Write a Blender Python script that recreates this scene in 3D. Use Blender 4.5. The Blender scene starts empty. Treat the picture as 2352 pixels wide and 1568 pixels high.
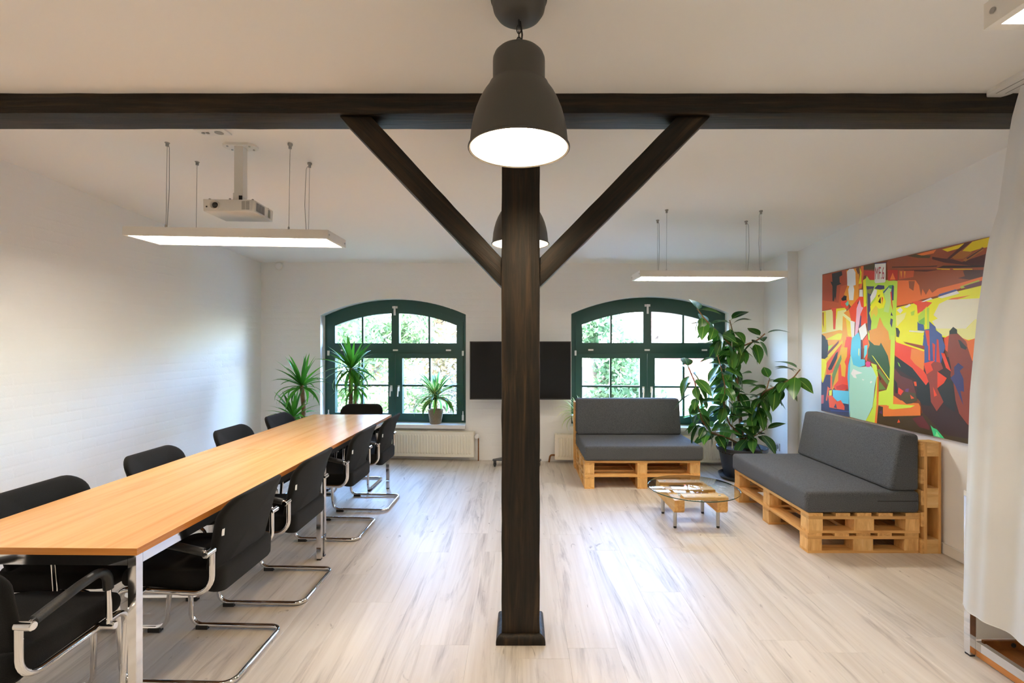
import bpy, bmesh, math, random
from mathutils import Vector, Matrix, Euler
from mathutils.geometry import tessellate_polygon

random.seed(7)
sc = bpy.context.scene
COL = sc.collection
PI = math.pi

# ------------------------------------------------------------------ camera, sky, sun, exposure
F = 1110.0            # focal length in pixels of the 2352 px frame
CX, CY, CH = 1195.0, 786.0, 1.48
cam = bpy.data.cameras.new('camera')
cam.sensor_width = 36.0
cam.lens = 36.0 * F / 2352.0
cam.shift_x = -(CX - 1176.0) / 2352.0
cam.shift_y = (CY - 784.0) / 2352.0
cam.clip_start = 0.05
cam.clip_end = 300
camo = bpy.data.objects.new('camera', cam)
camo.location = (0, 0, CH)
camo.rotation_euler = (PI / 2, 0, 0)
COL.objects.link(camo)
sc.camera = camo

world = bpy.data.worlds.new('sky')
sc.world = world
world.use_nodes = True
wn = world.node_tree
wn.nodes.clear()
sky = wn.nodes.new('ShaderNodeTexSky')
sky.sky_type = 'NISHITA'
sky.sun_disc = False
sky.sun_elevation = math.radians(38)
sky.sun_rotation = math.radians(215)
sky.air_density = 1.0
sky.dust_density = 1.2
sky.ozone_density = 1.2
bg = wn.nodes.new('ShaderNodeBackground')
bg.inputs['Strength'].default_value = 13.0
wo = wn.nodes.new('ShaderNodeOutputWorld')
mulc = wn.nodes.new('ShaderNodeMix')
mulc.data_type = 'RGBA'
mulc.blend_type = 'MULTIPLY'
mulc.inputs[0].default_value = 1.0
mulc.inputs[7].default_value = (0.90, 0.95, 1.06, 1)
wn.links.new(sky.outputs[0], mulc.inputs[6])
wn.links.new(mulc.outputs[2], bg.inputs[0])
wn.links.new(bg.outputs[0], wo.inputs[0])

sun = bpy.data.lights.new('sun', 'SUN')
sun.energy = 9.0
sun.angle = math.radians(0.6)
sun.color = (1.0, 0.95, 0.86)
suno = bpy.data.objects.new('sun', sun)
suno.rotation_euler = (math.radians(52), 0, math.radians(-35))
suno.location = (-6, -8, 12)
COL.objects.link(suno)

sc.view_settings.view_transform = 'Standard'
sc.view_settings.look = 'None'
sc.view_settings.exposure = 0.0
sc.view_settings.gamma = 1.0
sc.view_settings.use_curve_mapping = False
PANEL_L = 29.0         # radiance of the LED panels
BULB_L = 170.0         # radiance of the pendant bulbs
sc.cycles.max_bounces = 10
sc.cycles.diffuse_bounces = 6
sc.cycles.transparent_max_bounces = 16
sc.cycles.caustics_reflective = False
sc.cycles.caustics_refractive = False
sc.cycles.sample_clamp_indirect = 12.0


# ------------------------------------------------------------------ helpers
def srgb(h):
    v = [int(h[i:i + 2], 16) / 255 for i in (0, 2, 4)]
    return tuple(c / 12.92 if c <= 0.04045 else ((c + 0.055) / 1.055) ** 2.4 for c in v)


def W(px, py, Y):
    """point at depth Y seen at a pixel of the photograph"""
    return Vector(((px - CX) * Y / F, Y, CH + (CY - py) * Y / F))


def tag(o, label=None, cat=None, group=None, kind=None):
    if label: o['label'] = label
    if cat: o['category'] = cat
    if group: o['group'] = group
    if kind: o['kind'] = kind
    return o


def empty(name, loc=(0, 0, 0), rz=0.0, label=None, cat=None, group=None, kind=None):
    o = bpy.data.objects.new(name, None)
    o.empty_display_size = 0.1
    o.location = loc
    o.rotation_euler = (0, 0, rz)
    COL.objects.link(o)
    return tag(o, label, cat, group, kind)


def link(name, me, parent=None):
    o = bpy.data.objects.new(name, me)
    COL.objects.link(o)
    if parent is not None: o.parent = parent
    return o


def part(name, bm, mat, parent=None, smooth=None, label=None):
    """one mesh object from a bmesh; smooth = angle in degrees below which edges are shaded smooth"""
    me = bpy.data.meshes.new(name)
    bmesh.ops.recalc_face_normals(bm, faces=bm.faces)
    bm.to_mesh(me)
    bm.free()
    for m in (mat if isinstance(mat, (list, tuple)) else [mat]):
        me.materials.append(m)
    if smooth:
        for p in me.polygons: p.use_smooth = True
        me.set_sharp_from_angle(angle=math.radians(smooth))
    o = link(name, me, parent)
    if label: o['label'] = label
    return o


def copy_tree(o, parent=None):
    c = o.copy()
    COL.objects.link(c)
    if parent is not None: c.parent = parent
    for ch in list(o.children):
        copy_tree(ch, c)
    return c


def bevel(bm, w, seg=2, edges=None, angle=None):
    es = edges if edges is not None else [e for e in bm.edges if len(e.link_faces) == 2 and e.calc_face_angle(0) > 0.5]
    bmesh.ops.bevel(bm, geom=es, offset=w, segments=seg, profile=0.5, affect='EDGES', clamp_overlap=True)


def box(x0, x1, y0, y1, z0, z1, bev=0.0, seg=2, bm=None):
    b = bmesh.new()
    vs = [b.verts.new((x, y, z)) for z in (z0, z1) for y in (y0, y1) for x in (x0, x1)]
    for f in ((0, 2, 3, 1), (4, 5, 7, 6), (0, 1, 5, 4), (2, 6, 7, 3), (0, 4, 6, 2), (1, 3, 7, 5)):
        b.faces.new([vs[i] for i in f])
    if bev: bevel(b, bev, seg)
    return merge(bm, b) if bm is not None else b


def merge(dst, src, mat_index=None):
    me = bpy.data.meshes.new('tmp')
    if mat_index is not None:
        for f in src.faces: f.material_index = mat_index
    src.to_mesh(me)
    src.free()
    dst.from_mesh(me)
    bpy.data.meshes.remove(me)
    return dst


def prism(pts, mapf, d0, d1, bev=0.0, seg=2):
    """closed 2D outline extruded between depths d0 and d1; mapf(u, v, d) -> xyz"""
    b = bmesh.new()
    A = [b.verts.new(mapf(u, v, d0)) for u, v in pts]
    B = [b.verts.new(mapf(u, v, d1)) for u, v in pts]
    b.faces.new(A)
    b.faces.new(list(reversed(B)))
    n = len(pts)
    for i in range(n):
        j = (i + 1) % n
        b.faces.new((A[i], B[i], B[j], A[j]))
    if bev:
        bmesh.ops.recalc_face_normals(b, faces=b.faces)
        bevel(b, bev, seg)
    return b


def ring_prism(outer, inner, mapf, d0, d1):
    """frame between two outlines with equally many points"""
    b = bmesh.new()
    n = len(outer)
    O0 = [b.verts.new(mapf(u, v, d0)) for u, v in outer]
    O1 = [b.verts.new(mapf(u, v, d1)) for u, v in outer]
    I0 = [b.verts.new(mapf(u, v, d0)) for u, v in inner]
    I1 = [b.verts.new(mapf(u, v, d1)) for u, v in inner]
    for i in range(n):
        j = (i + 1) % n
        b.faces.new((O0[i], O0[j], I0[j], I0[i]))
        b.faces.new((O1[i], I1[i], I1[j], O1[j]))
        b.faces.new((O0[i], O1[i], O1[j], O0[j]))
        b.faces.new((I0[i], I0[j], I1[j], I1[i]))
    return b


def fillet(pts, r, n=6):
    pts = [Vector(p) for p in pts]
    rs = r if isinstance(r, (list, tuple)) else [r] * len(pts)
    out = [pts[0]]
    for i in range(1, len(pts) - 1):
        a, b, c = pts[i - 1], pts[i], pts[i + 1]
        if rs[i] <= 0:
            out.append(b)
            continue
        u, v = (a - b), (c - b)
        lu, lv = u.length, v.length
        u /= lu
        v /= lv
        ang = math.acos(max(-1, min(1, u.dot(v))))
        if ang > PI - 0.02:
            out.append(b)
            continue
        t = min(rs[i] / math.tan(ang / 2), lu * 0.49, lv * 0.49)
        p, q = b + u * t, b + v * t
        for k in range(n + 1):
            s = k / n
            w = 0.72
            den = (1 - s) ** 2 + 2 * w * s * (1 - s) + s * s
            out.append((p * (1 - s) ** 2 + b * 2 * w * s * (1 - s) + q * s * s) / den)
    out.append(pts[-1])
    return out


def tube(pts, r, seg=10, bm=None, closed=False, cap=True, r1=None):
    b = bm if bm is not None else bmesh.new()
    P = [Vector(p) for p in pts]
    n = len(P)
    T = []
    for i in range(n):
        if closed:
            t = P[(i + 1) % n] - P[i - 1]
        else:
            t = P[min(i + 1, n - 1)] - P[max(i - 1, 0)]
        T.append(t.normalized())
    ref = Vector((0, 0, 1)) if abs(T[0].z) < 0.9 else Vector((1, 0, 0))
    N = (ref - T[0] * ref.dot(T[0])).normalized()
    rings = []
    for i in range(n):
        N = (N - T[i] * N.dot(T[i])).normalized()
        Bn = T[i].cross(N)
        rr = r if r1 is None else r + (r1 - r) * i / (n - 1)
        rings.append([b.verts.new(P[i] + (N * math.cos(2 * PI * k / seg) + Bn * math.sin(2 * PI * k / seg)) * rr) for k in range(seg)])
    m = n if closed else n - 1
    for i in range(m):
        A, B = rings[i], rings[(i + 1) % n]
        for k in range(seg):
            l = (k + 1) % seg
            b.faces.new((A[k], A[l], B[l], B[k]))
    if cap and not closed:
        b.faces.new(list(reversed(rings[0])))
        b.faces.new(rings[-1])
    return b


def lathe(prof, seg=32, bm=None, cap0=True, cap1=True):
    """profile of (radius, z) turned about z"""
    b = bm if bm is not None else bmesh.new()
    rings = []
    for r, z in prof:
        if r < 1e-6:
            rings.append([b.verts.new((0, 0, z))])
        else:
            rings.append([b.verts.new((r * math.cos(2 * PI * k / seg), r * math.sin(2 * PI * k / seg), z)) for k in range(seg)])
    for A, B in zip(rings[:-1], rings[1:]):
        for k in range(seg):
            l = (k + 1) % seg
            if len(A) == 1 and len(B) == 1: continue
            if len(A) == 1: b.faces.new((A[0], B[l], B[k]))
            elif len(B) == 1: b.faces.new((A[k], A[l], B[0]))
            else: b.faces.new((A[k], A[l], B[l], B[k]))
    if cap0 and len(rings[0]) > 1: b.faces.new(list(reversed(rings[0])))
    if cap1 and len(rings[-1]) > 1: b.faces.new(rings[-1])
    return b


def rrect(w, h, rad, n=6):
    """rounded rectangle outline centred on 0; rad = 4 corner radii from the lower right, counter-clockwise"""
    out = []
    cs = ((1, -1, -PI / 2), (1, 1, 0), (-1, 1, PI / 2), (-1, -1, PI))
    for (sx, sy, a0), r in zip(cs, rad):
        cx, cy = sx * (w / 2 - r), sy * (h / 2 - r)
        for k in range(n + 1):
            a = a0 + PI / 2 * k / n
            out.append((cx + r * math.cos(a), cy + r * math.sin(a)))
    return out


def puff(outline, T, fn):
    """padded panel: outline filled by rings with a rounded edge, bent by fn(u, v, w)"""
    b = bmesh.new()
    prof = ((1.0, 0.0), (0.99, 0.5), (0.965, 0.85), (0.92, 1.0), (0.75, 1.0), (0.5, 1.0), (0.25, 1.0))
    n = len(outline)
    edge = [b.verts.new(fn(u, v, 0)) for u, v in outline]
    for sgn in (1, -1):
        prev = edge
        for s, w in prof[1:]:
            cur = [b.verts.new(fn(u * s, v * s, sgn * w * T / 2)) for u, v in outline]
            for i in range(n):
                j = (i + 1) % n
                b.faces.new((prev[i], prev[j], cur[j], cur[i]))
            prev = cur
        c = b.verts.new(fn(0, 0, sgn * T / 2))
        for i in range(n):
            b.faces.new((prev[i], prev[(i + 1) % n], c))
    return b


def xf(bm, M):
    bmesh.ops.transform(bm, matrix=M, verts=bm.verts)
    return bm


# ------------------------------------------------------------------ materials
def nodes_of(name):
    m = bpy.data.materials.new(name)
    m.use_nodes = True
    nt = m.node_tree
    return m, nt, nt.nodes['Principled BSDF'], nt.nodes, nt.links


def pmat(name, col, rough=0.5, metal=0.0, spec=0.5, bump=0.0, bscale=60.0, var=0.0, vscale=8.0, stretch=(1, 1, 1), coat=0.0, sheen=0.0):
    """plain surface with optional noise in tone and a fine bump"""
    m, nt, p, N, L = nodes_of(name)
    p.inputs['Base Color'].default_value = (*col, 1)
    p.inputs['Roughness'].default_value = rough
    p.inputs['Metallic'].default_value = metal
    p.inputs['Specular IOR Level'].default_value = spec
    p.inputs['Coat Weight'].default_value = coat
    p.inputs['Sheen Weight'].default_value = sheen
    if bump or var:
        tc = N.new('ShaderNodeTexCoord')
        mp = N.new('ShaderNodeMapping')
        mp.inputs['Scale'].default_value = stretch
        L.new(tc.outputs['Object'], mp.inputs['Vector'])
    if var:
        nz = N.new('ShaderNodeTexNoise')
        nz.inputs['Scale'].default_value = vscale
        nz.inputs['Detail'].default_value = 5
        L.new(mp.outputs[0], nz.inputs['Vector'])
        cr = N.new('ShaderNodeValToRGB')
        cr.color_ramp.elements[0].position = 0.3
        cr.color_ramp.elements[1].position = 0.7
        cr.color_ramp.elements[0].color = (*[c * (1 - var) for c in col], 1)
        cr.color_ramp.elements[1].color = (*[min(1, c * (1 + var)) for c in col], 1)
        L.new(nz.outputs['Fac'], cr.inputs[0])
        L.new(cr.outputs[0], p.inputs['Base Color'])
    if bump:
        nb = N.new('ShaderNodeTexNoise')
        nb.inputs['Scale'].default_value = bscale
        nb.inputs['Detail'].default_value = 6
        L.new(mp.outputs[0], nb.inputs['Vector'])
        bp = N.new('ShaderNodeBump')
        bp.inputs['Strength'].default_value = bump
        bp.inputs['Distance'].default_value = 0.01
        L.new(nb.outputs['Fac'], bp.inputs['Height'])
        L.new(bp.outputs[0], p.inputs['Normal'])
    return m


def wood(name, cols, scale=(3, 60, 60), rough=0.45, bump=0.15, knots=0.0, perobj=0.0, coat=0.0, pos=(0.25, 0.55, 0.8)):
    """grain stretched along the axis with the small scale; perobj shifts grain and tone per object"""
    m, nt, p, N, L = nodes_of(name)
    tc = N.new('ShaderNodeTexCoord')
    mp = N.new('ShaderNodeMapping')
    mp.inputs['Scale'].default_value = scale
    oi = N.new('ShaderNodeObjectInfo')
    add = N.new('ShaderNodeVectorMath')
    add.operation = 'MULTIPLY_ADD'
    add.inputs[1].default_value = (37, 53, 71)
    L.new(oi.outputs['Random'], add.inputs[0])
    L.new(tc.outputs['Object'], add.inputs[2])
    L.new(add.outputs[0], mp.inputs['Vector'])
    nz = N.new('ShaderNodeTexNoise')
    nz.inputs['Scale'].default_value = 1.0
    nz.inputs['Detail'].default_value = 8
    nz.inputs['Roughness'].default_value = 0.62
    nz.inputs['Distortion'].default_value = 0.6
    L.new(mp.outputs[0], nz.inputs['Vector'])
    cr = N.new('ShaderNodeValToRGB')
    e = cr.color_ramp.elements
    e[0].position, e[1].position = pos[0], pos[2]
    e[0].color = (*cols[0], 1)
    e[1].color = (*cols[2], 1)
    k = e.new(pos[1])
    k.color = (*cols[1], 1)
    L.new(nz.outputs['Fac'], cr.inputs[0])
    src = cr.outputs[0]
    if knots:
        mp2 = N.new('ShaderNodeMapping')
        mp2.inputs['Scale'].default_value = tuple(1.6 if s == min(scale) else 5.0 for s in scale)
        L.new(add.outputs[0], mp2.inputs['Vector'])
        n2 = N.new('ShaderNodeTexNoise')
        n2.inputs['Scale'].default_value = 1.3
        n2.inputs['Detail'].default_value = 4
        n2.inputs['Distortion'].default_value = 1.5
        L.new(mp2.outputs[0], n2.inputs['Vector'])
        r2 = N.new('ShaderNodeValToRGB')
        r2.color_ramp.elements[0].position = 0.58
        r2.color_ramp.elements[1].position = 0.78
        r2.color_ramp.elements[0].color = (0, 0, 0, 1)
        r2.color_ramp.elements[1].color = (knots, knots, knots, 1)
        L.new(n2.outputs['Fac'], r2.inputs[0])
        mx = N.new('ShaderNodeMix')
        mx.data_type = 'RGBA'
        L.new(r2.outputs[0], mx.inputs[0])
        L.new(src, mx.inputs[6])
        mx.inputs[7].default_value = (*cols[0], 1)
        src = mx.outputs[2]
    if perobj:
        hs = N.new('ShaderNodeHueSaturation')
        mr = N.new('ShaderNodeMapRange')
        mr.inputs['To Min'].default_value = 1 - perobj
        mr.inputs['To Max'].default_value = 1 + perobj
        L.new(oi.outputs['Random'], mr.inputs['Value'])
        L.new(mr.outputs[0], hs.inputs['Value'])
        L.new(src, hs.inputs['Color'])
        src = hs.outputs[0]
    L.new(src, p.inputs['Base Color'])
    p.inputs['Roughness'].default_value = rough
    p.inputs['Coat Weight'].default_value = coat
    p.inputs['Coat Roughness'].default_value = 0.15
    if bump:
        bp = N.new('ShaderNodeBump')
        bp.inputs['Strength'].default_value = bump
        bp.inputs['Distance'].default_value = 0.004
        L.new(nz.outputs['Fac'], bp.inputs['Height'])
        L.new(bp.outputs[0], p.inputs['Normal'])
    return m


def glass_mat(name, tint=(1, 1, 1), ior=1.5):
    """clear pane: mirror-like share by Fresnel, the rest passes straight through"""
    m = bpy.data.materials.new(name)
    m.use_nodes = True
    nt = m.node_tree
    nt.nodes.clear()
    N, L = nt.nodes, nt.links
    fr = N.new('ShaderNodeFresnel')
    fr.inputs['IOR'].default_value = ior
    tr = N.new('ShaderNodeBsdfTransparent')
    tr.inputs['Color'].default_value = (*tint, 1)
    gl = N.new('ShaderNodeBsdfGlossy')
    gl.inputs['Roughness'].default_value = 0.01
    mx = N.new('ShaderNodeMixShader')
    out = N.new('ShaderNodeOutputMaterial')
    ge = N.new('ShaderNodeNewGeometry')          # only the face turned to the ray mirrors, a thin pane has no inner total reflection
    sub = N.new('ShaderNodeMath')
    sub.operation = 'SUBTRACT'
    sub.use_clamp = True
    L.new(fr.outputs[0], sub.inputs[0])
    L.new(ge.outputs['Backfacing'], sub.inputs[1])
    L.new(sub.outputs[0], mx.inputs[0])
    L.new(tr.outputs[0], mx.inputs[1])
    L.new(gl.outputs[0], mx.inputs[2])
    L.new(mx.outputs[0], out.inputs[0])
    return m


def emit_mat(name, col, strength):
    m = bpy.data.materials.new(name)
    m.use_nodes = True
    nt = m.node_tree
    nt.nodes.clear()
    e = nt.nodes.new('ShaderNodeEmission')
    e.inputs['Color'].default_value = (*col, 1)
    e.inputs['Strength'].default_value = strength
    o = nt.nodes.new('ShaderNodeOutputMaterial')
    nt.links.new(e.outputs[0], o.inputs[0])
    return m


def leaf_mat(name, dark, light, rib=None, ribw=0.003, edge=None, edgew=0.01, rough=0.35, trans=0.3, perobj=0.35):
    """leaf: tone per leaf, rib or margin drawn across the blade width, light shining through"""
    m = bpy.data.materials.new(name)
    m.use_nodes = True
    nt = m.node_tree
    N, L = nt.nodes, nt.links
    p = N['Principled BSDF']
    out = N['Material Output']
    oi = N.new('ShaderNodeObjectInfo')
    mx = N.new('ShaderNodeMix')
    mx.data_type = 'RGBA'
    L.new(oi.outputs['Random'], mx.inputs[0])
    mx.inputs[6].default_value = (*dark, 1)
    mx.inputs[7].default_value = (*light, 1)
    src = mx.outputs[2]
    if rib or edge:
        tc = N.new('ShaderNodeTexCoord')
        sp = N.new('ShaderNodeSeparateXYZ')
        L.new(tc.outputs['Object'], sp.inputs[0])
        ab = N.new('ShaderNodeMath')
        ab.operation = 'ABSOLUTE'
        L.new(sp.outputs[0], ab.inputs[0])
    if rib:
        lt = N.new('ShaderNodeMath')
        lt.operation = 'LESS_THAN'
        lt.inputs[1].default_value = ribw
        L.new(ab.outputs[0], lt.inputs[0])
        m2 = N.new('ShaderNodeMix')
        m2.data_type = 'RGBA'
        L.new(lt.outputs[0], m2.inputs[0])
        L.new(src, m2.inputs[6])
        m2.inputs[7].default_value = (*rib, 1)
        src = m2.outputs[2]
    if edge:
        gt = N.new('ShaderNodeMath')
        gt.operation = 'GREATER_THAN'
        gt.inputs[1].default_value = edgew
        L.new(ab.outputs[0], gt.inputs[0])
        m3 = N.new('ShaderNodeMix')
        m3.data_type = 'RGBA'
        L.new(gt.outputs[0], m3.inputs[0])
        L.new(src, m3.inputs[6])
        m3.inputs[7].default_value = (*edge, 1)
        src = m3.outputs[2]
    L.new(src, p.inputs['Base Color'])
    p.inputs['Roughness'].default_value = rough
    tl = N.new('ShaderNodeBsdfTranslucent')
    L.new(src, tl.inputs['Color'])
    ms = N.new('ShaderNodeMixShader')
    ms.inputs[0].default_value = trans
    L.new(p.outputs[0], ms.inputs[1])
    L.new(tl.outputs[0], ms.inputs[2])
    L.new(ms.outputs[0], out.inputs[0])
    return m


def plank_mat():
    """pale oak laminate: faint fine grain, sparse dark streaks and knots along the plank"""
    m, nt, p, N, L = nodes_of('pale_oak_laminate')
    tc = N.new('ShaderNodeTexCoord')
    oi = N.new('ShaderNodeObjectInfo')
    add = N.new('ShaderNodeVectorMath')
    add.operation = 'MULTIPLY_ADD'
    add.inputs[1].default_value = (37, 53, 71)
    L.new(oi.outputs['Random'], add.inputs[0])
    L.new(tc.outputs['Object'], add.inputs[2])

    def noise(scale, detail, dist, rough=0.6):
        mp = N.new('ShaderNodeMapping')
        mp.inputs['Scale'].default_value = scale
        L.new(add.outputs[0], mp.inputs['Vector'])
        nz = N.new('ShaderNodeTexNoise')
        nz.inputs['Scale'].default_value = 1.0
        nz.inputs['Detail'].default_value = detail
        nz.inputs['Roughness'].default_value = rough
        nz.inputs['Distortion'].default_value = dist
        L.new(mp.outputs[0], nz.inputs['Vector'])
        return nz.outputs['Fac']

    def ramp(src, a, b, ca, cb_):
        r = N.new('ShaderNodeValToRGB')
        r.color_ramp.elements[0].position, r.color_ramp.elements[1].position = a, b
        r.color_ramp.elements[0].color = (*ca, 1)
        r.color_ramp.elements[1].color = (*cb_, 1)
        L.new(src, r.inputs[0])
        return r.outputs[0]

    def mul(a, b):
        q_ = N.new('ShaderNodeMath')
        q_.operation = 'MULTIPLY'
        L.new(a, q_.inputs[0])
        L.new(b, q_.inputs[1])
        return q_.outputs[0]

    def mix(f, a, b):
        q_ = N.new('ShaderNodeMix')
        q_.data_type = 'RGBA'
        L.new(f, q_.inputs[0])
        for v, k in ((a, 6), (b, 7)):
            if isinstance(v, tuple): q_.inputs[k].default_value = (*v, 1)
            else: L.new(v, q_.inputs[k])
        return q_.outputs[2]
    one, zero = (1, 1, 1), (0, 0, 0)
    base = ramp(noise((22, 0.8, 9), 6, 0.8), 0.3, 0.7, srgb('c4b8aa'), srgb('d5ccc0'))
    streak = mul(ramp(noise((7.5, 0.75, 5), 5, 1.6), 0.52, 0.72, zero, one), ramp(noise((70, 2.2, 9), 4, 0.6), 0.35, 0.65, (0.25,) * 3, one))
    c = mix(streak, base, srgb('8a7d71'))
    knot = ramp(noise((9, 3.2, 5), 3, 2.2), 0.68, 0.76, zero, (0.85,) * 3)
    c = mix(knot, c, srgb('86786c'))
    hs = N.new('ShaderNodeHueSaturation')
    mr = N.new('ShaderNodeMapRange')
    mr.inputs['To Min'].default_value = 0.95
    mr.inputs['To Max'].default_value = 1.05
    L.new(oi.outputs['Random'], mr.inputs['Value'])
    L.new(mr.outputs[0], hs.inputs['Value'])
    L.new(c, hs.inputs['Color'])
    L.new(hs.outputs[0], p.inputs['Base Color'])
    p.inputs['Roughness'].default_value = 0.42
    return m


M = {}
M['wall'] = pmat('white_painted_masonry', (0.87, 0.865, 0.855), 0.7, spec=0.25, bump=0.25, bscale=45)
M['plaster'] = pmat('white_plaster', (0.86, 0.85, 0.835), 0.75, spec=0.2, bump=0.08, bscale=30)
M['ceiling'] = pmat('ceiling_paint', (0.87, 0.855, 0.83), 0.85, spec=0.15, bump=0.04, bscale=20)
M['plank'] = plank_mat()
M['slab'] = pmat('subfloor', (0.10, 0.08, 0.06), 0.9)
TB = (srgb('080604'), srgb('1f170d'), srgb('3f2f1b'))
M['timber_x'] = wood('dark_timber_lengthwise_x', TB, (2.2, 38, 38), 0.48, 0.9, pos=(0.34, 0.52, 0.72))
M['timber_z'] = wood('dark_timber_upright', TB, (38, 38, 2.2), 0.50, 0.9, pos=(0.34, 0.52, 0.72))
M['beech'] = wood('beech_veneer', (srgb('d6985c'), srgb('e4ab6e'), srgb('eab57a')), (16, 0.7, 16), 0.26, 0.03, perobj=0.0, pos=(0.3, 0.5, 0.7))
M['beech_edge'] = wood('beech_edging', (srgb('a8662c'), srgb('bd7a3a'), srgb('cc8c4a')), (3, 3, 120), 0.35, 0.05)
M['pine'] = wood('pallet_pine_x', (srgb('b98243'), srgb('e0ac66'), srgb('efc787')), (2.0, 28, 28), 0.55, 0.2, knots=0.8, perobj=0.12)
M['pine_y'] = wood('pallet_pine_y', (srgb('b98243'), srgb('e0ac66'), srgb('efc787')), (28, 2.0, 28), 0.55, 0.2, knots=0.8, perobj=0.12)
M['pine_block'] = wood('pallet_pine_block', (srgb('c48c4a'), srgb('e8ba76'), srgb('f4d29a')), (22, 22, 5), 0.6, 0.2, perobj=0.12)
M['chrome'] = pmat('polished_chrome', (0.78, 0.78, 0.79), 0.07, 1.0)
M['steel'] = pmat('brushed_steel', (0.52, 0.52, 0.52), 0.35, 1.0)
M['wire'] = pmat('steel_wire', (0.42, 0.42, 0.41), 0.4, 1.0)
M['black_fabric'] = pmat('black_upholstery', srgb('191817'), 0.95, spec=0.1, bump=0.5, bscale=500, sheen=0.06)
M['black_pad'] = pmat('black_polyurethane', (0.016, 0.016, 0.016), 0.42, bump=0.1, bscale=200)
M['black_plastic'] = pmat('black_plastic', (0.02, 0.02, 0.02), 0.45)
M['ply'] = pmat('seat_plywood', srgb('7a4f2a'), 0.5)
M['grey_fabric'] = pmat('grey_melange_fabric', srgb('56585b'), 0.95, spec=0.15, bump=0.6, bscale=600, var=0.5, vscale=230, sheen=0.1)
M['zip'] = pmat('dark_zip', (0.02, 0.02, 0.022), 0.6)
M['white_lacquer'] = pmat('white_lacquered_metal', (0.78, 0.76, 0.72), 0.4)
M['white_plastic'] = pmat('white_plastic', (0.80, 0.79, 0.77), 0.35)
M['grey_plastic'] = pmat('grey_plastic', (0.30, 0.30, 0.29), 0.5)
M['radiator'] = pmat('cream_radiator_enamel', (0.84, 0.80, 0.69), 0.35)
M['copper'] = pmat('painted_copper_pipe', srgb('8a5a34'), 0.5, 0.4)
M['green'] = pmat('dark_green_window_paint', srgb('1d4a42'), 0.38, bump=0.05, bscale=30)
M['rubber'] = pmat('window_gasket', (0.015, 0.02, 0.02), 0.6)
M['glass'] = glass_mat('window_glass', (0.97, 0.985, 0.975))
M['table_glass'] = glass_mat('table_glass', (0.94, 0.975, 0.96))
M['glass_edge'] = pmat('green_glass_edge', srgb('1f4a40'), 0.1, spec=0.6)
M['screen'] = pmat('dark_screen', (0.004, 0.004, 0.0045), 0.10, spec=0.35)
M['sill'] = pmat('white_sill', (0.80, 0.80, 0.80), 0.3)
M['lamp_grey'] = pmat('dark_grey_lamp_enamel', srgb('4c4944'), 0.5, bump=0.02, bscale=100)
M['lamp_white'] = pmat('white_lamp_inside', (0.85, 0.83, 0.80), 0.5)
M['bulb'] = emit_mat('warm_bulb', (1.0, 0.77, 0.50), BULB_L)
M['led'] = emit_mat('led_diffuser', (1.0, 0.915, 0.79), PANEL_L)
M['lens'] = pmat('lens_glass', (0.003, 0.003, 0.004), 0.05, spec=0.8)
M['projector'] = pmat('projector_case', (0.70, 0.69, 0.66), 0.28, coat=0.3)
M['terracotta'] = pmat('brown_pot', srgb('6b4a36'), 0.7)
M['pot_dark'] = pmat('anthracite_plant_pot', srgb('34373d'), 0.4)
M['pot_blue'] = pmat('slate_blue_pot', srgb('3c5468'), 0.4)
M['basket'] = pmat('woven_seagrass', srgb('9a8a74'), 0.85, bump=0.8, bscale=160, var=0.25, vscale=60, stretch=(1, 1, 3))
M['soil'] = pmat('potting_soil', srgb('3a2619'), 0.95, bump=0.9, bscale=70, var=0.4, vscale=40)
M['bark'] = pmat('plant_bark', srgb('7c6048'), 0.85, bump=0.8, bscale=35, var=0.3, vscale=30, stretch=(1, 1, 4))
M['ficus_bark'] = pmat('rubber_plant_bark', srgb('7a5638'), 0.75, bump=0.4, bscale=60, var=0.2)
M['stake'] = pmat('pale_cane', srgb('c9c4b4'), 0.6)
M['ficus'] = leaf_mat('rubber_plant_leaf', srgb('20451a'), srgb('3f7024'), rib=srgb('86a04a'), ribw=0.0022, rough=0.28, trans=0.22)
M['yucca'] = leaf_mat('yucca_leaf', srgb('2f6d22'), srgb('57a32e'), rough=0.4, trans=0.3)
M['dracaena'] = leaf_mat('striped_dracaena_leaf', srgb('2e7028'), srgb('4f9436'), edge=srgb('d3dc8c'), edgew=0.011, rough=0.4, trans=0.3)
M['spider'] = leaf_mat('spider_plant_leaf', srgb('5a9a3c'), srgb('86b85a'), rib=srgb('e4ecc0'), ribw=0.0035, rough=0.45, trans=0.3)
M['curtain'] = None


def curtain_mat():
    m = bpy.data.materials.new('sheer_white_curtain')
    m.use_nodes = True
    nt = m.node_tree
    N, L = nt.nodes, nt.links
    p = N['Principled BSDF']
    p.inputs['Base Color'].default_value = (0.76, 0.745, 0.72, 1)
    p.inputs['Roughness'].default_value = 0.9
    p.inputs['Specular IOR Level'].default_value = 0.1
    tl = N.new('ShaderNodeBsdfTranslucent')
    tl.inputs['Color'].default_value = (0.76, 0.75, 0.73, 1)
    ms = N.new('ShaderNodeMixShader')
    ms.inputs[0].default_value = 0.3
    L.new(p.outputs[0], ms.inputs[1])
    L.new(tl.outputs[0], ms.inputs[2])
    L.new(ms.outputs[0], N['Material Output'].inputs[0])
    return m


M['curtain'] = curtain_mat()

# ------------------------------------------------------------------ the room
YB, SL = 6.05, -0.075                      # back wall: Y = YB + SL * X
TH = math.atan(SL)
XL = -3.38                                 # left wall
Y0 = -2.6                                  # wall behind the camera


def xr(Y): return 2.97 + 0.034 * (Y - 3.25)    # right wall


def yb(X): return YB + SL * X


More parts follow.
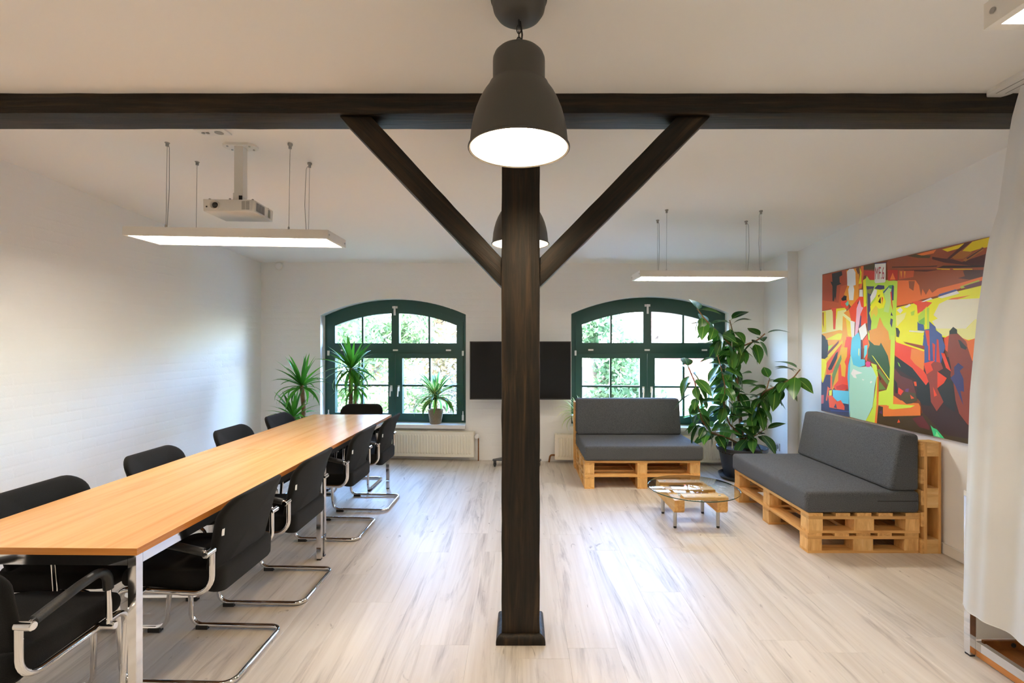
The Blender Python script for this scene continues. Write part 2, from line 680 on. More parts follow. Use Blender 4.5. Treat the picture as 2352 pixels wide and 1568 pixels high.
def B(x, y, z):
    """point in the back wall's own frame: x along it, y outwards"""
    return Vector((x * math.cos(TH) - y * math.sin(TH), YB + x * math.sin(TH) + y * math.cos(TH), z))


def zc(X, Y):
    """ceiling height: the ceiling falls towards the window wall"""
    t = max(0.0, min(1.0, (X - XL) / 6.4))
    s = -0.0475 + (-0.0813 + 0.0475) * t
    return 2.71 + (2.385 - Y) * 0.03 if Y < 2.385 else 2.71 + s * (Y - 2.385)


# floor: slab and planks
fl = part('floor', box(-3.7, 3.4, Y0 - 0.1, 6.5, -0.2, -0.009), M['slab'])
tag(fl, 'floor of pale oak planks laid towards the windows', 'floor', kind='structure')
PW, PL = 0.24, 1.38
known = {0: 2.34, 1: 3.44, 2: 2.867, -3: 2.364}
rp = random.Random(3)
for c in range(-15, 12):
    x0 = 0.23 + PW * c
    x1 = x0 + PW
    xa, xb = max(x0, XL + 0.005), x1
    yo = known.get(c, rp.uniform(0, PL))
    k0 = math.floor((Y0 - yo) / PL)
    y = yo + k0 * PL
    while y < 6.3:
        ya, ye = max(y, Y0 + 0.005), min(y + PL, yb((xa + xb) / 2) - 0.004)
        xe = min(xb, xr(max(0.5, (ya + ye) / 2)) - 0.004)
        if ye - ya > 0.05 and xe - xa > 0.03:
            g = 0.00015
            cx, cy = (xa + xe) / 2, (ya + ye) / 2
            b = bmesh.new()
            hx, hy = (xe - xa) / 2 - g, (ye - ya) / 2 - g
            ch = 0.0006
            top = [b.verts.new((sx * (hx - ch), sy * (hy - ch), 0.0)) for sx, sy in ((-1, -1), (1, -1), (1, 1), (-1, 1))]
            mid = [b.verts.new((sx * hx, sy * hy, -ch)) for sx, sy in ((-1, -1), (1, -1), (1, 1), (-1, 1))]
            low = [b.verts.new((sx * hx, sy * hy, -0.009)) for sx, sy in ((-1, -1), (1, -1), (1, 1), (-1, 1))]
            b.faces.new(top)
            for A, C in ((top, mid), (mid, low)):
                for i in range(4):
                    j = (i + 1) % 4
                    b.faces.new((A[i], C[i], C[j], A[j]))
            o = part('plank', b, M['plank'], fl)
            o.location = (cx, cy, 0)
        y += PL

# ceiling: a ruled surface with thickness
cb = bmesh.new()
xs = [-3.7 + 0.6 * i for i in range(13)]
ys = [Y0 - 0.2, -1, 0.5, 1.5, 2.385, 3, 3.6, 4.2, 4.8, 5.4, 6.0, 6.7]
low = [[cb.verts.new((x, y, zc(x, y))) for x in xs] for y in ys]
upp = [[cb.verts.new((x, y, zc(x, y) + 0.25)) for x in xs] for y in ys]
for j in range(len(ys) - 1):
    for i in range(len(xs) - 1):
        cb.faces.new((low[j][i], low[j + 1][i], low[j + 1][i + 1], low[j][i + 1]))
        cb.faces.new((upp[j][i], upp[j][i + 1], upp[j + 1][i + 1], upp[j + 1][i]))
for j in range(len(ys) - 1):
    for i in (0, len(xs) - 1):
        cb.faces.new((low[j][i], low[j + 1][i], upp[j + 1][i], upp[j][i]))
for i in range(len(xs) - 1):
    for j in (0, len(ys) - 1):
        cb.faces.new((low[j][i], low[j][i + 1], upp[j][i + 1], upp[j][i]))
tag(part('ceiling', cb, M['ceiling'], None, smooth=30), 'plain ceiling sloping down to the windows', 'ceiling', kind='structure')

# windows: outline of the arched opening, x from the window's middle, z from its bottom
WW, WS = 0.95, 1.385
WR = 2.304
WAP = 1.59                                  # apex
WZC = WAP - WR
WIN = [(-1.64, 0.446), (1.585, 0.452)]      # middle (back wall frame) and bottom height
WIN_Y = 0.13                                # depth of the frame behind the wall face


def arch(xl, xr_, zb, R, n=18):
    """outline: bottom left, up, along the arc, down, bottom right"""
    pts = [(xl, zb)]
    for i in range(n + 1):
        x = xl + (xr_ - xl) * i / n
        pts.append((x, WZC + math.sqrt(R * R - x * x)))
    pts.append((xr_, zb))
    return pts


# back wall with the two openings
wb = bmesh.new()
X0W, X1W, ZT = -3.75, 3.4, 2.95


def quad(bm, a, b_, c, d):
    bm.faces.new([bm.verts.new(p) for p in (a, b_, c, d)])


edges = [X0W]
for wx, wz in WIN: edges += [wx - WW, wx + WW]
edges.append(X1W)
for d in (0.0, 0.34):
    for a, c in ((0, 1), (2, 3), (4, 5)):
        quad(wb, (edges[a], d, -0.1), (edges[c], d, -0.1), (edges[c], d, ZT), (edges[a], d, ZT))
    for wx, wz in WIN:
        quad(wb, (wx - WW, d, -0.1), (wx + WW, d, -0.1), (wx + WW, d, wz), (wx - WW, d, wz))
        top = [(wx + x, wz + z) for x, z in arch(-WW, WW, 0, WR)[1:-1]]
        for (xa, za), (xb, zb_) in zip(top[:-1], top[1:]):
            quad(wb, (xa, d, za), (xb, d, zb_), (xb, d, ZT), (xa, d, ZT))
for wx, wz in WIN:
    o_ = [(wx + x, wz + z) for x, z in arch(-WW, WW, 0, WR)]
    for i in range(len(o_)):
        (xa, za), (xb, zb_) = o_[i], o_[(i + 1) % len(o_)]
        quad(wb, (xa, 0, za), (xb, 0, zb_), (xb, 0.34, zb_), (xa, 0.34, za))
bmesh.ops.remove_doubles(wb, verts=wb.verts, dist=1e-5)
wall_back = part('wall_back', wb, M['wall'])
wall_back.location = (0, YB, 0)
wall_back.rotation_euler = (0, 0, TH)
tag(wall_back, 'white painted brick wall with the two arched windows', 'wall', kind='structure')

wall_left = part('wall_left', box(XL - 0.3, XL, Y0, 6.6, -0.1, 2.95), M['wall'])
tag(wall_left, 'white painted brick wall along the meeting table', 'wall', kind='structure')

# right wall: long face, then a shallow pillar in the far corner
rw = bmesh.new()
pl = [(xr(Y0), Y0), (xr(5.29), 5.29), (2.925, 5.29), (2.955, 6.2), (3.5, 6.2), (3.5, Y0)]
tag(part('wall_right', prism(pl, lambda u, v, d: (u, v, d), -0.1, 2.95), M['plaster']), 'smooth white plaster wall behind the colourful picture', 'wall', kind='structure')
tag(part('wall_rear', box(-3.7, 3.5, Y0 - 0.3, Y0, -0.1, 2.95), M['plaster']), 'white wall closing the room behind the viewer', 'wall', kind='structure')
bl = [(xr(0.3) - 0.014, 0.3), (xr(5.2) - 0.014, 5.2), (xr(5.2) - 0.001, 5.2), (xr(0.3) - 0.001, 0.3)]
tag(part('baseboard_right', prism(bl, lambda u, v, d: (u, v, d), 0.001, 0.075, 0.004, 2), M['white_lacquer']), 'low white baseboard along the plaster wall', 'baseboard', kind='structure')

# painted bricks: thin rounded slabs proud of the joints
rb = random.Random(11)
BR = []
for v in range(6):
    b = bmesh.new()
    hx, hz, ch = 0.5, 0.5, 0.0
    j = lambda s: s * (1 + rb.uniform(-0.02, 0.0))
    ring0 = [b.verts.new((j(x), 0.004, j(z))) for x, z in ((-.5, -.5), (.5, -.5), (.5, .5), (-.5, .5))]
    ring1 = [b.verts.new((x * 0.93 + rb.uniform(-.012, .012), -0.55 + rb.uniform(-.15, .1), z * 0.80 + rb.uniform(-.04, .04))) for x, z in ((-.5, -.5), (.5, -.5), (.5, .5), (-.5, .5))]
    ring2 = [b.verts.new((x * 0.86, -1.0 + rb.uniform(-.12, .12), z * 0.6)) for x, z in ((-.5, -.5), (.5, -.5), (.5, .5), (-.5, .5))]
    for A, C in ((ring0, ring1), (ring1, ring2)):
        for i in range(4):
            k = (i + 1) % 4
            b.faces.new((A[i], A[k], C[k], C[i]))
    b.faces.new(ring2)
    bmesh.ops.recalc_face_normals(b, faces=b.faces)
    me = bpy.data.meshes.new('brick')
    b.to_mesh(me)
    b.free()
    me.materials.append(M['wall'])
    for p_ in me.polygons: p_.use_smooth = True
    BR.append(me)


def lay_bricks(wall, cells, axis):
    """cells = (priority, along, z, length); axis turns the slab into the wall's frame; 300 singly, the rest joined"""
    cells.sort(key=lambda c: c[0])
    rest = bmesh.new()
    for i, (_, a, z, ln) in enumerate(cells):
        proud = rb.uniform(0.0007, 0.0022) * (1.0 if z < 1.9 else 0.55)
        Mx = axis(a, z) @ Euler((0, rb.uniform(-.006, .006), 0)).to_matrix().to_4x4() @ Matrix.Diagonal((ln, proud, 0.0705, 1))
        me = BR[rb.randrange(6)]
        if i < 300:
            o = link('brick', me, wall)
            o.matrix_local = Mx
        else:
            t = bmesh.new()
            t.from_mesh(me)
            xf(t, Mx)
            merge(rest, t)
    if len(rest.verts):
        for f in rest.faces: f.smooth = True
        o = part('brick_courses', rest, M['wall'], wall, smooth=80)
        o['kind'] = 'stuff'
    else:
        rest.free()


cells = []
CO = 0.0775
for r in range(33):
    z = 0.02 + CO * (r + 0.5)
    x = -3.36 + (0.125 if r % 2 else 0.0)
    while x < 2.9:
        a, e = x + 0.004, min(x + 0.248, 2.93)
        segs = [(a, e)]
        for wx, wz in WIN:
            if z + 0.04 > wz - 0.05 and z - 0.04 < wz + WAP + 0.02:
                zz = z + 0.04 - wz
                if zz < WS: half = WW + 0.004
                else:
                    q = WR * WR - (z - 0.04 - wz - WZC) ** 2
                    half = min(WW, math.sqrt(q)) + 0.01 if q > 0 else 0
                if half:
                    new = []
                    for s0, s1 in segs:
                        if s1 <= wx - half or s0 >= wx + half: new.append((s0, s1))
                        else:
                            if s0 < wx - half: new.append((s0, wx - half))
                            if s1 > wx + half: new.append((wx + half, s1))
                    segs = new
        for s0, s1 in segs:
            if s1 - s0 > 0.03 and z + 0.036 < zc(s0, 6.0) - 0.01:
                cells.append((-s0 * 0.3 + abs(z - 1.2), (s0 + s1) / 2, z, s1 - s0))
        x += 0.25
lay_bricks(wall_back, cells, lambda a, z: Matrix.Translation((a, 0, z)))
cells = []
for r in range(35):
    z = 0.03 + CO * (r + 0.5)
    y = 0.6 + (0.125 if r % 2 else 0.0)
    while y < 6.25:
        if z + 0.036 < zc(XL, y + 0.25) - 0.005:
            seen = 0 if y > 2.7 else 10
            cells.append((seen + y + 0.4 * abs(z - 1.0), y + 0.124, z, min(0.244, 6.26 - y)))
        y += 0.25
lay_bricks(wall_left, cells, lambda a, z: Matrix.Translation((XL, a, z)) @ Euler((0, 0, PI / 2)).to_matrix().to_4x4())


# ------------------------------------------------------------------ windows
def wmap(u, v, d): return (u, d, v)


def build_window(idx, wx, wz):
    root = empty('window_%d' % idx, B(wx, 0, wz), TH, kind='structure')
    tag(root, ('green arched window behind the end of the meeting table' if idx == 1 else 'green arched window behind the pallet sofa and rubber plant'), 'window')
    y0 = WIN_Y
    part('frame', ring_prism(arch(-WW + .001, WW - .001, 0.001, WR - .001), arch(-0.886, 0.886, 0.034, WR - 0.102), wmap, y0, y0 + 0.09), M['green'], root, smooth=25)
    # transom of the frame between upper sash and casements
    part('transom', box(-0.888, 0.888, y0 + 0.001, y0 + 0.09, 0.880, 0.966, 0.004), M['green'], root)

    def muntin(x0, x1, z0, z1, parent):
        part('muntin', box(x0, x1, y0 + 0.006, y0 + 0.05, z0, z1, 0.003), M['green'], parent)

    def pane(pts, parent):
        part('pane', prism(pts, wmap, y0 + 0.030, y0 + 0.034), M['glass'], parent)

    def subarch(x0, x1, zb, R, n=6):
        pts = [(x0, zb)]
        for i in range(n + 1):
            x = x0 + (x1 - x0) * i / n
            pts.append((x, WZC + math.sqrt(R * R - x * x)))
        pts.append((x1, zb))
        return pts
    # upper arched sash
    RS, RG = WR - 0.098, WR - 0.178
    GX = 0.808
    s = part('upper_sash', ring_prism(arch(-0.892, 0.892, 0.958, RS), arch(-GX, GX, 1.022, RG), wmap, y0 - 0.016, y0 + 0.06), M['green'], root, smooth=25)
    part('mullion', box(-0.05, 0.05, y0 - 0.014, y0 + 0.06, 1.015, WZC + RG + 0.004, 0.004), M['green'], s)
    for sx in (-1, 1):
        x = sx * 0.445
        muntin(x - 0.012, x + 0.012, 1.018, WZC + math.sqrt(RG * RG - x * x) + 0.006, s)
        for a, c in ((0.05, 0.433), (0.457, GX)):
            xa, xb = (a, c) if sx > 0 else (-c, -a)
            pane(subarch(xa, xb, 1.022, RG), s)
    # lever at the head of the mullion
    hb = box(-0.034, 0.034, y0 - 0.032, y0 - 0.0145, 1.475, 1.503, 0.004)
    box(-0.011, 0.011, y0 - 0.046, y0 - 0.026, 1.385, 1.503, 0.004, 2, hb)
    part('handle', hb, M['white_plastic'], s, smooth=40)
    # two casements
    for sx in (-1, 1):
        xa, xb = (0.003, 0.892) if sx > 0 else (-0.892, -0.003)
        ga, gb = (0.093, GX) if sx > 0 else (-GX, -0.093)
        o = [(xa, 0.026), (xa, 0.888), (xb, 0.888), (xb, 0.026)]
        i_ = [(ga, 0.112), (ga, 0.828), (gb, 0.828), (gb, 0.112)]
        c = part('casement', ring_prism(o, i_, wmap, y0 - 0.016, y0 + 0.06), M['green'], root)
        xm = sx * 0.4505
        muntin(xm - 0.012, xm + 0.012, 0.108, 0.832, c)
        muntin(ga - 0.004, xm - 0.012, 0.459, 0.483, c)
        muntin(xm + 0.012, gb + 0.004, 0.459, 0.483, c)
        for a, d in ((ga, xm - 0.012), (xm + 0.012, gb)):
            for z0, z1 in ((0.112, 0.459), (0.483, 0.828)):
                pane([(a, z0), (a, z1), (d, z1), (d, z0)], c)
        # lever handle
        xh = sx * 0.050
        hb = box(xh - 0.013, xh + 0.013, y0 - 0.026, y0 - 0.0145, 0.40, 0.475, 0.004)
        tube(fillet([(xh, y0 - 0.02, 0.452), (xh, y0 - 0.055, 0.452), (xh - 0.006, y0 - 0.055, 0.335)], 0.012), 0.009, 8, hb)
        part('handle', hb, M['white_plastic'], c, smooth=40)
        # hinge covers
        part('hinge', box(sx * 0.893 - 0.012, sx * 0.893 + 0.012, y0 - 0.034, y0 - 0.0145, 0.862, 0.925, 0.005), M['white_plastic'], c, smooth=40)
        hb = box(sx * 0.893 - 0.012, sx * 0.893 + 0.012, y0 - 0.034, y0 - 0.0145, 0.03, 0.10, 0.005)
        box(sx * 0.893 - 0.006, sx * 0.893 + 0.006, y0 - 0.03, y0 - 0.0145, 0.10, 0.15, 0.003, 2, hb)
        part('hinge', hb, M['white_plastic'], c, smooth=40)
    for x in (-0.70, 0.0, 0.70):
        part('hinge_cover', box(x - 0.032, x + 0.032, y0 - 0.012, y0 + 0.014, 0.922, 0.943, 0.005), M['white_plastic'], root, smooth=40)
    # sill board with a nose over the wall face
    sb = box(-WW + .004, WW - .004, -0.001, y0 + 0.02, -0.014, 0.0005)
    box(-WW - 0.02, WW + 0.005, -0.085, 0.001, -0.045, 0.0005, 0.006, 2, sb)
    part('sill', sb, M['sill'], root)
    return root


for i, (wx, wz) in enumerate(WIN): build_window(i + 1, wx, wz)


# ------------------------------------------------------------------ timber frame
def rough_box(x0, x1, y0, y1, z0, z1, nx, ny, nz, amp, seed):
    """hewn timber: subdivided box with slightly wandering faces and worn arrises"""
    b = box(x0, x1, y0, y1, z0, z1)
    es = {0: [], 1: [], 2: []}
    for e in b.edges:
        d = (e.verts[0].co - e.verts[1].co)
        es[max(range(3), key=lambda k: abs(d[k]))].append(e)
    for k, n in ((0, nx), (1, ny), (2, nz)):
        if n > 1:
            ed = []
            for e in b.edges:
                d = e.verts[0].co - e.verts[1].co
                if abs(d[k]) > 0.6 * ((x1 - x0), (y1 - y0), (z1 - z0))[k]: ed.append(e)
            bmesh.ops.subdivide_edges(b, edges=ed, cuts=n - 1, use_grid_fill=True)
    r = random.Random(seed)
    for v in b.verts:
        v.co += Vector((r.uniform(-amp, amp), r.uniform(-amp, amp), r.uniform(-amp, amp) * 0.5))
    bmesh.ops.recalc_face_normals(b, faces=b.faces)
    sharp = [e for e in b.edges if len(e.link_faces) == 2 and e.calc_face_angle(0) > 0.8]
    bmesh.ops.bevel(b, geom=sharp, offset=0.005, segments=2, profile=0.5, affect='EDGES')
    return b


PX0, PX1, PY0, PY1 = -0.0925, 0.0965, 2.385, 2.575
post = empty('timber_post', (0, 2.48, 0), 0, 'dark stained timber post standing free in the middle of the room', 'post', kind='thing')
b = rough_box(PX0, PX1, PY0 - 2.48, PY1 - 2.48, 0.0, 2.615, 1, 1, 26, 0.0013, 5)
part('shaft', b, M['timber_z'], post, smooth=40)
# quarter-round boards round the foot
q = 0.026
hh = 0.046


def qprof(): return [(0, 0.0005)] + [(q * math.cos(a), 0.018 + (hh - 0.018) * math.sin(a)) for a in [PI / 2 * k / 6 for k in range(7)]] + [(0, hh)]


prof = [(q, 0.0005)] + [(q * math.cos(a), 0.016 + (hh - 0.016) * math.sin(a)) for a in [PI / 2 * k / 6 for k in range(7)]] + [(0, 0.0005)]
cs = [(PX0, PY0 - 2.48), (PX1, PY0 - 2.48), (PX1, PY1 - 2.48), (PX0, PY1 - 2.48)]
for i in range(4):
    a = Vector(cs[i])
    c = Vector(cs[(i + 1) % 4])
    t = (c - a).normalized()
    nrm = Vector((t.y, -t.x))
    b = bmesh.new()
    A = [b.verts.new((*(a + nrm * (u + 0.0005) - t * u), v)) for u, v in prof]
    C = [b.verts.new((*(c + nrm * (u + 0.0005) + t * u), v)) for u, v in prof]
    b.faces.new(A)
    b.faces.new(list(reversed(C)))
    for k in range(len(prof)):
        l = (k + 1) % len(prof)
        b.faces.new((A[k], C[k], C[l], A[l]))
    part('plinth_board', b, M['timber_z'], post, smooth=40)

b = rough_box(-3.37, 2.96, 2.388, 2.572, 2.612, 2.72, 48, 1, 1, 0.002, 8)
tag(part('ceiling_beam', b, M['timber_x'], None, smooth=40), 'long dark timber beam crossing the room under the ceiling', 'beam', kind='thing')


def brace(sgn, label):
    xi = PX0 - 0.001 if sgn < 0 else PX1 + 0.001
    top = 2.609
    zb, zt = 1.757, 1.902
    xo, xn = (-0.905, -0.747) if sgn < 0 else (0.952, 0.786)
    root_loc = Vector((xi, 2.48, zb))
    pts = [(xi, zb), (xi, zt), (xn, top), (xo, top)]
    L0 = Vector((xi, 0, zb))
    n = 14
    b = bmesh.new()
    rings = []
    r = random.Random(20 + sgn)
    for i in range(n + 1):
        s = i / n
        lo = Vector((xi + (xo - xi) * s, 0, zb + (top - zb) * s))
        hi = Vector((xi + (xn - xi) * s, 0, zt + (top - zt) * s))
        ring = []
        for base, yy in ((lo, -0.068), (hi, -0.068), (hi, 0.072), (lo, 0.072)):
            e = 0 if i in (0, n) else 0.0015
            ring.append(b.verts.new((base.x - L0.x, yy + r.uniform(-e, e), base.z - L0.z + r.uniform(-e, e))))
        rings.append(ring)
    for A, C in zip(rings[:-1], rings[1:]):
        for k in range(4):
            l = (k + 1) % 4
            b.faces.new((A[k], A[l], C[l], C[k]))
    b.faces.new(rings[0])
    b.faces.new(list(reversed(rings[-1])))
    bmesh.ops.recalc_face_normals(b, faces=b.faces)
    bmesh.ops.bevel(b, geom=[e for e in b.edges if e.calc_face_angle(0) > 0.8], offset=0.005, segments=2, profile=0.5, affect='EDGES')
    o = part('timber_brace', b, M['brace_l'] if sgn < 0 else M['brace_r'], None, smooth=40)
    o.location = root_loc
    tag(o, label, 'brace', kind='thing')


for k_ in ('timber_x', 'timber_z'):
    M[k_].node_tree.nodes['Principled BSDF'].inputs['Specular IOR Level'].default_value = 0.3


def brace_mat(sgn):
    m = M['timber_x'].copy()
    mp = [n for n in m.node_tree.nodes if n.type == 'MAPPING'][0]
    mp.vector_type = 'TEXTURE'
    mp.inputs['Rotation'].default_value = (0, math.radians(45 * -sgn), 0)
    mp.inputs['Scale'].default_value = (1 / 2.2, 1 / 38, 1 / 38)
    return m


M['brace_l'] = brace_mat(-1)
M['brace_r'] = brace_mat(1)
brace(-1, 'dark diagonal timber brace rising from the post over the meeting table side')
brace(1, 'dark diagonal timber brace rising from the post over the sofa side')


# ------------------------------------------------------------------ lamps
def pendant(Y, rimz, X, label):
    """bell-shaped metal shade on a chain; parts hang from a canopy on the ceiling"""
    top = zc(X, Y)
    root = empty('pendant_lamp', (X, Y, rimz), 0, label, 'lamp', 'bell pendant lamps along the beam post')
    prof = [(0.176, 0.004), (0.1805, 0.0), (0.184, 0.002), (0.184, 0.007), (0.178, 0.011), (0.176, 0.03), (0.172, 0.07), (0.165, 0.105), (0.155, 0.14), (0.142, 0.172),
            (0.128, 0.198), (0.114, 0.218), (0.1095, 0.226), (0.107, 0.232), (0.099, 0.2345), (0.0945, 0.238), (0.0943, 0.25), (0.0943, 0.315), (0.0935, 0.328), (0.088, 0.342), (0.077, 0.353), (0.06, 0.359), (0.03, 0.361), (0, 0.361)]
    part('shade', lathe(prof, 56, None, False, False), M['lamp_grey'], root, smooth=50)
    inner = [(0.175, 0.004), (0.174, 0.03), (0.170, 0.07), (0.163, 0.105), (0.153, 0.14), (0.140, 0.171), (0.126, 0.196), (0.112, 0.216), (0.092, 0.235), (0.092, 0.32), (0.06, 0.354), (0, 0.356)]
    part('shade_inside', lathe(inner, 48, None, False, False), M['lamp_white'], root, smooth=50)
    bulb = [(0, -0.0)] + [(0.075 * math.sin(PI * k / 10), 0.075 - 0.075 * math.cos(PI * k / 10)) for k in range(1, 8)] + [(0.04, 0.155), (0.02, 0.17), (0.02, 0.2), (0, 0.2)]
    o = part('bulb', lathe(bulb, 24), M['bulb'], root, smooth=60)
    o.location = (0, 0, 0.05)
    part('socket', lathe([(0.022, 0.25), (0.024, 0.31), (0.02, 0.355), (0, 0.355)], 20), M['black_plastic'], root, smooth=50)
    # canopy against the ceiling
    h = top - rimz
    can = [(0, h - 0.085), (0.035, h - 0.084), (0.062, h - 0.078), (0.08, h - 0.066), (0.092, h - 0.048), (0.097, h - 0.025), (0.097, h - 0.014), (0.102, h - 0.012), (0.102, h + 0.006), (0, h + 0.006)]
    part('canopy', lathe(can, 48), M['lamp_grey'], root, smooth=50)
    # chain of oval links
    z0, z1 = 0.361, h - 0.083
    n = max(2, round((z1 - z0) / 0.024))
    for k in range(n):
        zm = z0 + (z1 - z0) * (k + 0.5) / n
        hl = (z1 - z0) / n * 0.72
        pts = []
        for i in range(16):
            a = 2 * PI * i / 16
            u, v = 0.0075 * math.cos(a), hl * math.sin(a)
            pts.append((u, 0, zm + v) if k % 2 else (0, u, zm + v))
        part('chain_link', tube(pts, 0.0022, 6, None, True), M['black_plastic'], root, smooth=60)
    part('cord', tube(fillet([(0.006, 0.006, z0 - 0.002), (0.012, -0.004, (z0 + z1) / 2), (0.004, 0.004, z1 + 0.002)], 0.02), 0.003, 6), M['black_plastic'], root, smooth=60)
    return root


pendant(1.75, 2.176, -0.005, 'large dark grey bell pendant lamp hanging in front of the beam')
pendant(3.07, 2.10, 0.0, 'dark grey bell pendant lamp half hidden behind the post')


def led_panel(cx, cy, zbot, wires, label, tilt=0.0, Lx=1.235, Ly=0.30):
    root = empty('led_panel_light', (cx, cy, zbot), 0, label, 'lamp', 'suspended LED panel lights')
    hx, hy, h, lip = Lx / 2, Ly / 2, 0.052, 0.018
    o = [(-hx, -hy), (hx, -hy), (hx, hy), (-hx, hy)]
    i_ = [(-hx + lip, -hy + lip), (hx - lip, -hy + lip), (hx - lip, hy - lip), (-hx + lip, hy - lip)]
    mp = lambda u, v, d: (u, v, d)
    b = ring_prism(o, i_, mp, 0.0, h)
    f = part('housing', b, M['white_lacquer'], root)
    part('back_plate', box(-hx + lip, hx - lip, -hy + lip, hy - lip, h - 0.008, h - 0.001), M['white_lacquer'], root)
    d = part('diffuser', box(-hx + lip + .0005, hx - lip - .0005, -hy + lip + .0005, hy - lip - .0005, 0.004, 0.009), M['led'], root)
    for sx in (-1, 1):
        for sy in (-1, 1):
            sb = lathe([(0, 0), (0.006, 0), (0.006, 0.003), (0, 0.003)], 10)
            xf(sb, Matrix.Translation((sx * (hx), sy * (hy - 0.02), h * 0.5)) @ Euler((0, sx * PI / 2, 0)).to_matrix().to_4x4())
            part('screw', sb, M['steel'], root, smooth=40)
    for (wx, wy, cable) in wires:
        zt = zc(cx + wx, cy + wy) - zbot
        part('ceiling_clip', xf(lathe([(0.009, -0.028), (0.009, -0.012), (0.014, -0.008), (0.014, 0.003), (0, 0.003)], 12), Matrix.Translation((wx, wy, zt))), M['grey_plastic'], root, smooth=40)
        part('wire', tube([(wx, wy, h + 0.008), (wx, wy, zt - 0.02)], 0.0016, 6), M['wire'], root, smooth=60)
        part('ferrule', xf(lathe([(0.006, -0.002), (0.006, 0.012), (0.003, 0.016), (0, 0.016)], 10), Matrix.Translation((wx, wy, h))), M['steel'], root, smooth=40)
        if cable:
            pts = fillet([(wx, wy, zt - 0.012), (wx + 0.022 * cable, wy, zt - 0.03), (wx + 0.028 * cable, wy, zt * 0.5), (wx + 0.012 * cable, wy, h - 0.001)], 0.05)
            part('supply_cable', tube(pts, 0.0022, 6), M['wire'], root, smooth=60)
    root.rotation_euler = (0, tilt, 0)
    return root


led_panel(-1.775, 3.055, 2.115, [(-0.36, -0.145, 0.6), (-0.36, 0.125, 0), (0.38, -0.145, 0), (0.38, 0.125, -1)], 'suspended white LED panel light below the projector', 0.017)
led_panel(1.615, 4.18, 2.027, [(-0.39, -0.13, 0), (-0.39, 0.136, 0.6), (0.40, -0.13, -0.6), (0.40, 0.136, 1)], 'suspended white LED panel light above the pallet sofas', 0.004)
led_panel(1.567, 0.84, 2.12, [(-0.38, -0.12, 0), (-0.38, 0.12, 0), (0.38, -0.12, 0), (0.38, 0.12, 0)], 'suspended LED panel light cut off by the upper picture corner, nearest the curtain', 0.0)
led_panel(-1.80, 0.70, 2.12, [(-0.38, -0.12, 0), (-0.38, 0.12, 0), (0.38, -0.12, 0), (0.38, 0.12, 0)], 'added LED panel light, unseen, brightening the near end of the meeting table', 0.0)  # out-of-view panel, added to light the near part of the room

# ------------------------------------------------------------------ projector
pr = empty('projector', (-1.705, 2.93, 2.242), math.radians(3), 'white projector hanging from a ceiling pole above the table', 'projector')
o = [(-0.142, -0.118), (0.138, -0.118), (0.146, -0.105), (0.146, 0.125), (-0.146, 0.125), (-0.146, -0.112)]
body = prism(o, lambda u, v, d: (u * (1 - 0.02 * (d < 0.02)), v, d), 0.0, 0.07, 0.008, 3)
part('case', body, M['projector'], pr, smooth=40)
part('lens_ring', xf(lathe([(0.026, 0), (0.027, 0.012), (0.024, 0.014), (0.019, 0.008), (0.017, 0.002)], 28, None, True, False), Matrix.Translation((-0.075, -0.116, 0.036)) @ Euler((PI / 2, 0, 0)).to_matrix().to_4x4()), M['projector'], pr, smooth=40)
part('lens', xf(lathe([(0, 0.008), (0.008, 0.0075), (0.015, 0.005), (0.017, 0.002)], 24, None, False, False), Matrix.Translation((-0.075, -0.117, 0.036)) @ Euler((PI / 2, 0, 0)).to_matrix().to_4x4()), M['lens'], pr, smooth=60)
part('sensor', xf(lathe([(0.005, 0.003), (0, 0.004)], 12), Matrix.Translation((-0.122, -0.1165, 0.026)) @ Euler((PI / 2, 0, 0)).to_matrix().to_4x4()), M['lens'], pr)
vb = bmesh.new()
for k in range(12):
    z = 0.012 + k * 0.0042
    for x0, x1 in ((0.075, 0.095), (0.099, 0.119)):
        box(x0, x1, -0.1188, -0.116, z, z + 0.0022, 0, 2, vb)
    for y0, y1 in ((-0.09, -0.06), (-0.055, -0.025), (-0.02, 0.01), (0.06, 0.085)):
        box(0.144, 0.1468, y0, y1, z, z + 0.0022, 0, 2, vb)
part('vent_grille', vb, M['grey_plastic'], pr)
for x, y in ((-0.12, -0.09), (0.125, -0.09), (0.125, 0.1), (0.0, -0.1)):
    part('screw_foot', xf(lathe([(0.006, 0), (0.006, 0.01), (0, 0.012)], 10), Matrix.Translation((x, y, 0.07))), M['grey_plastic'], pr, smooth=40)
zt = zc(-1.74, 2.95) - 2.242
pb = box(-0.026, 0.026, -0.006, 0.046, 0.12, zt - 0.01, 0.005)
part('pole', pb, M['white_lacquer'], pr, smooth=40)
jb = box(-0.03, 0.022, -0.01, 0.05, 0.075, 0.14, 0.006)
box(-0.05, 0.05, -0.03, 0.07, 0.07, 0.078, 0.002, 2, jb)
part('joint', jb, M['white_lacquer'], pr, smooth=40)
part('cable_hole', box(0.004, 0.0245, -0.0115, -0.0095, 0.088, 0.125, 0), M['black_plastic'], pr)
mpnt = rrect(0.2, 0.1, (0.045,) * 4)
part('mount_plate', prism([(u, v + 0.02) for u, v in mpnt], lambda u, v, d: (u, v, d), zt - 0.012, zt + 0.003), M['white_lacquer'], pr)
for sx, sy in ((-1, -1), (1, -1), (1, 1), (-1, 1)):
    part('bolt', xf(lathe([(0.006, -0.005), (0.006, 0)], 8), Matrix.Translation((sx * 0.065, 0.02 + sy * 0.028, zt - 0.012))), M['steel'], pr)

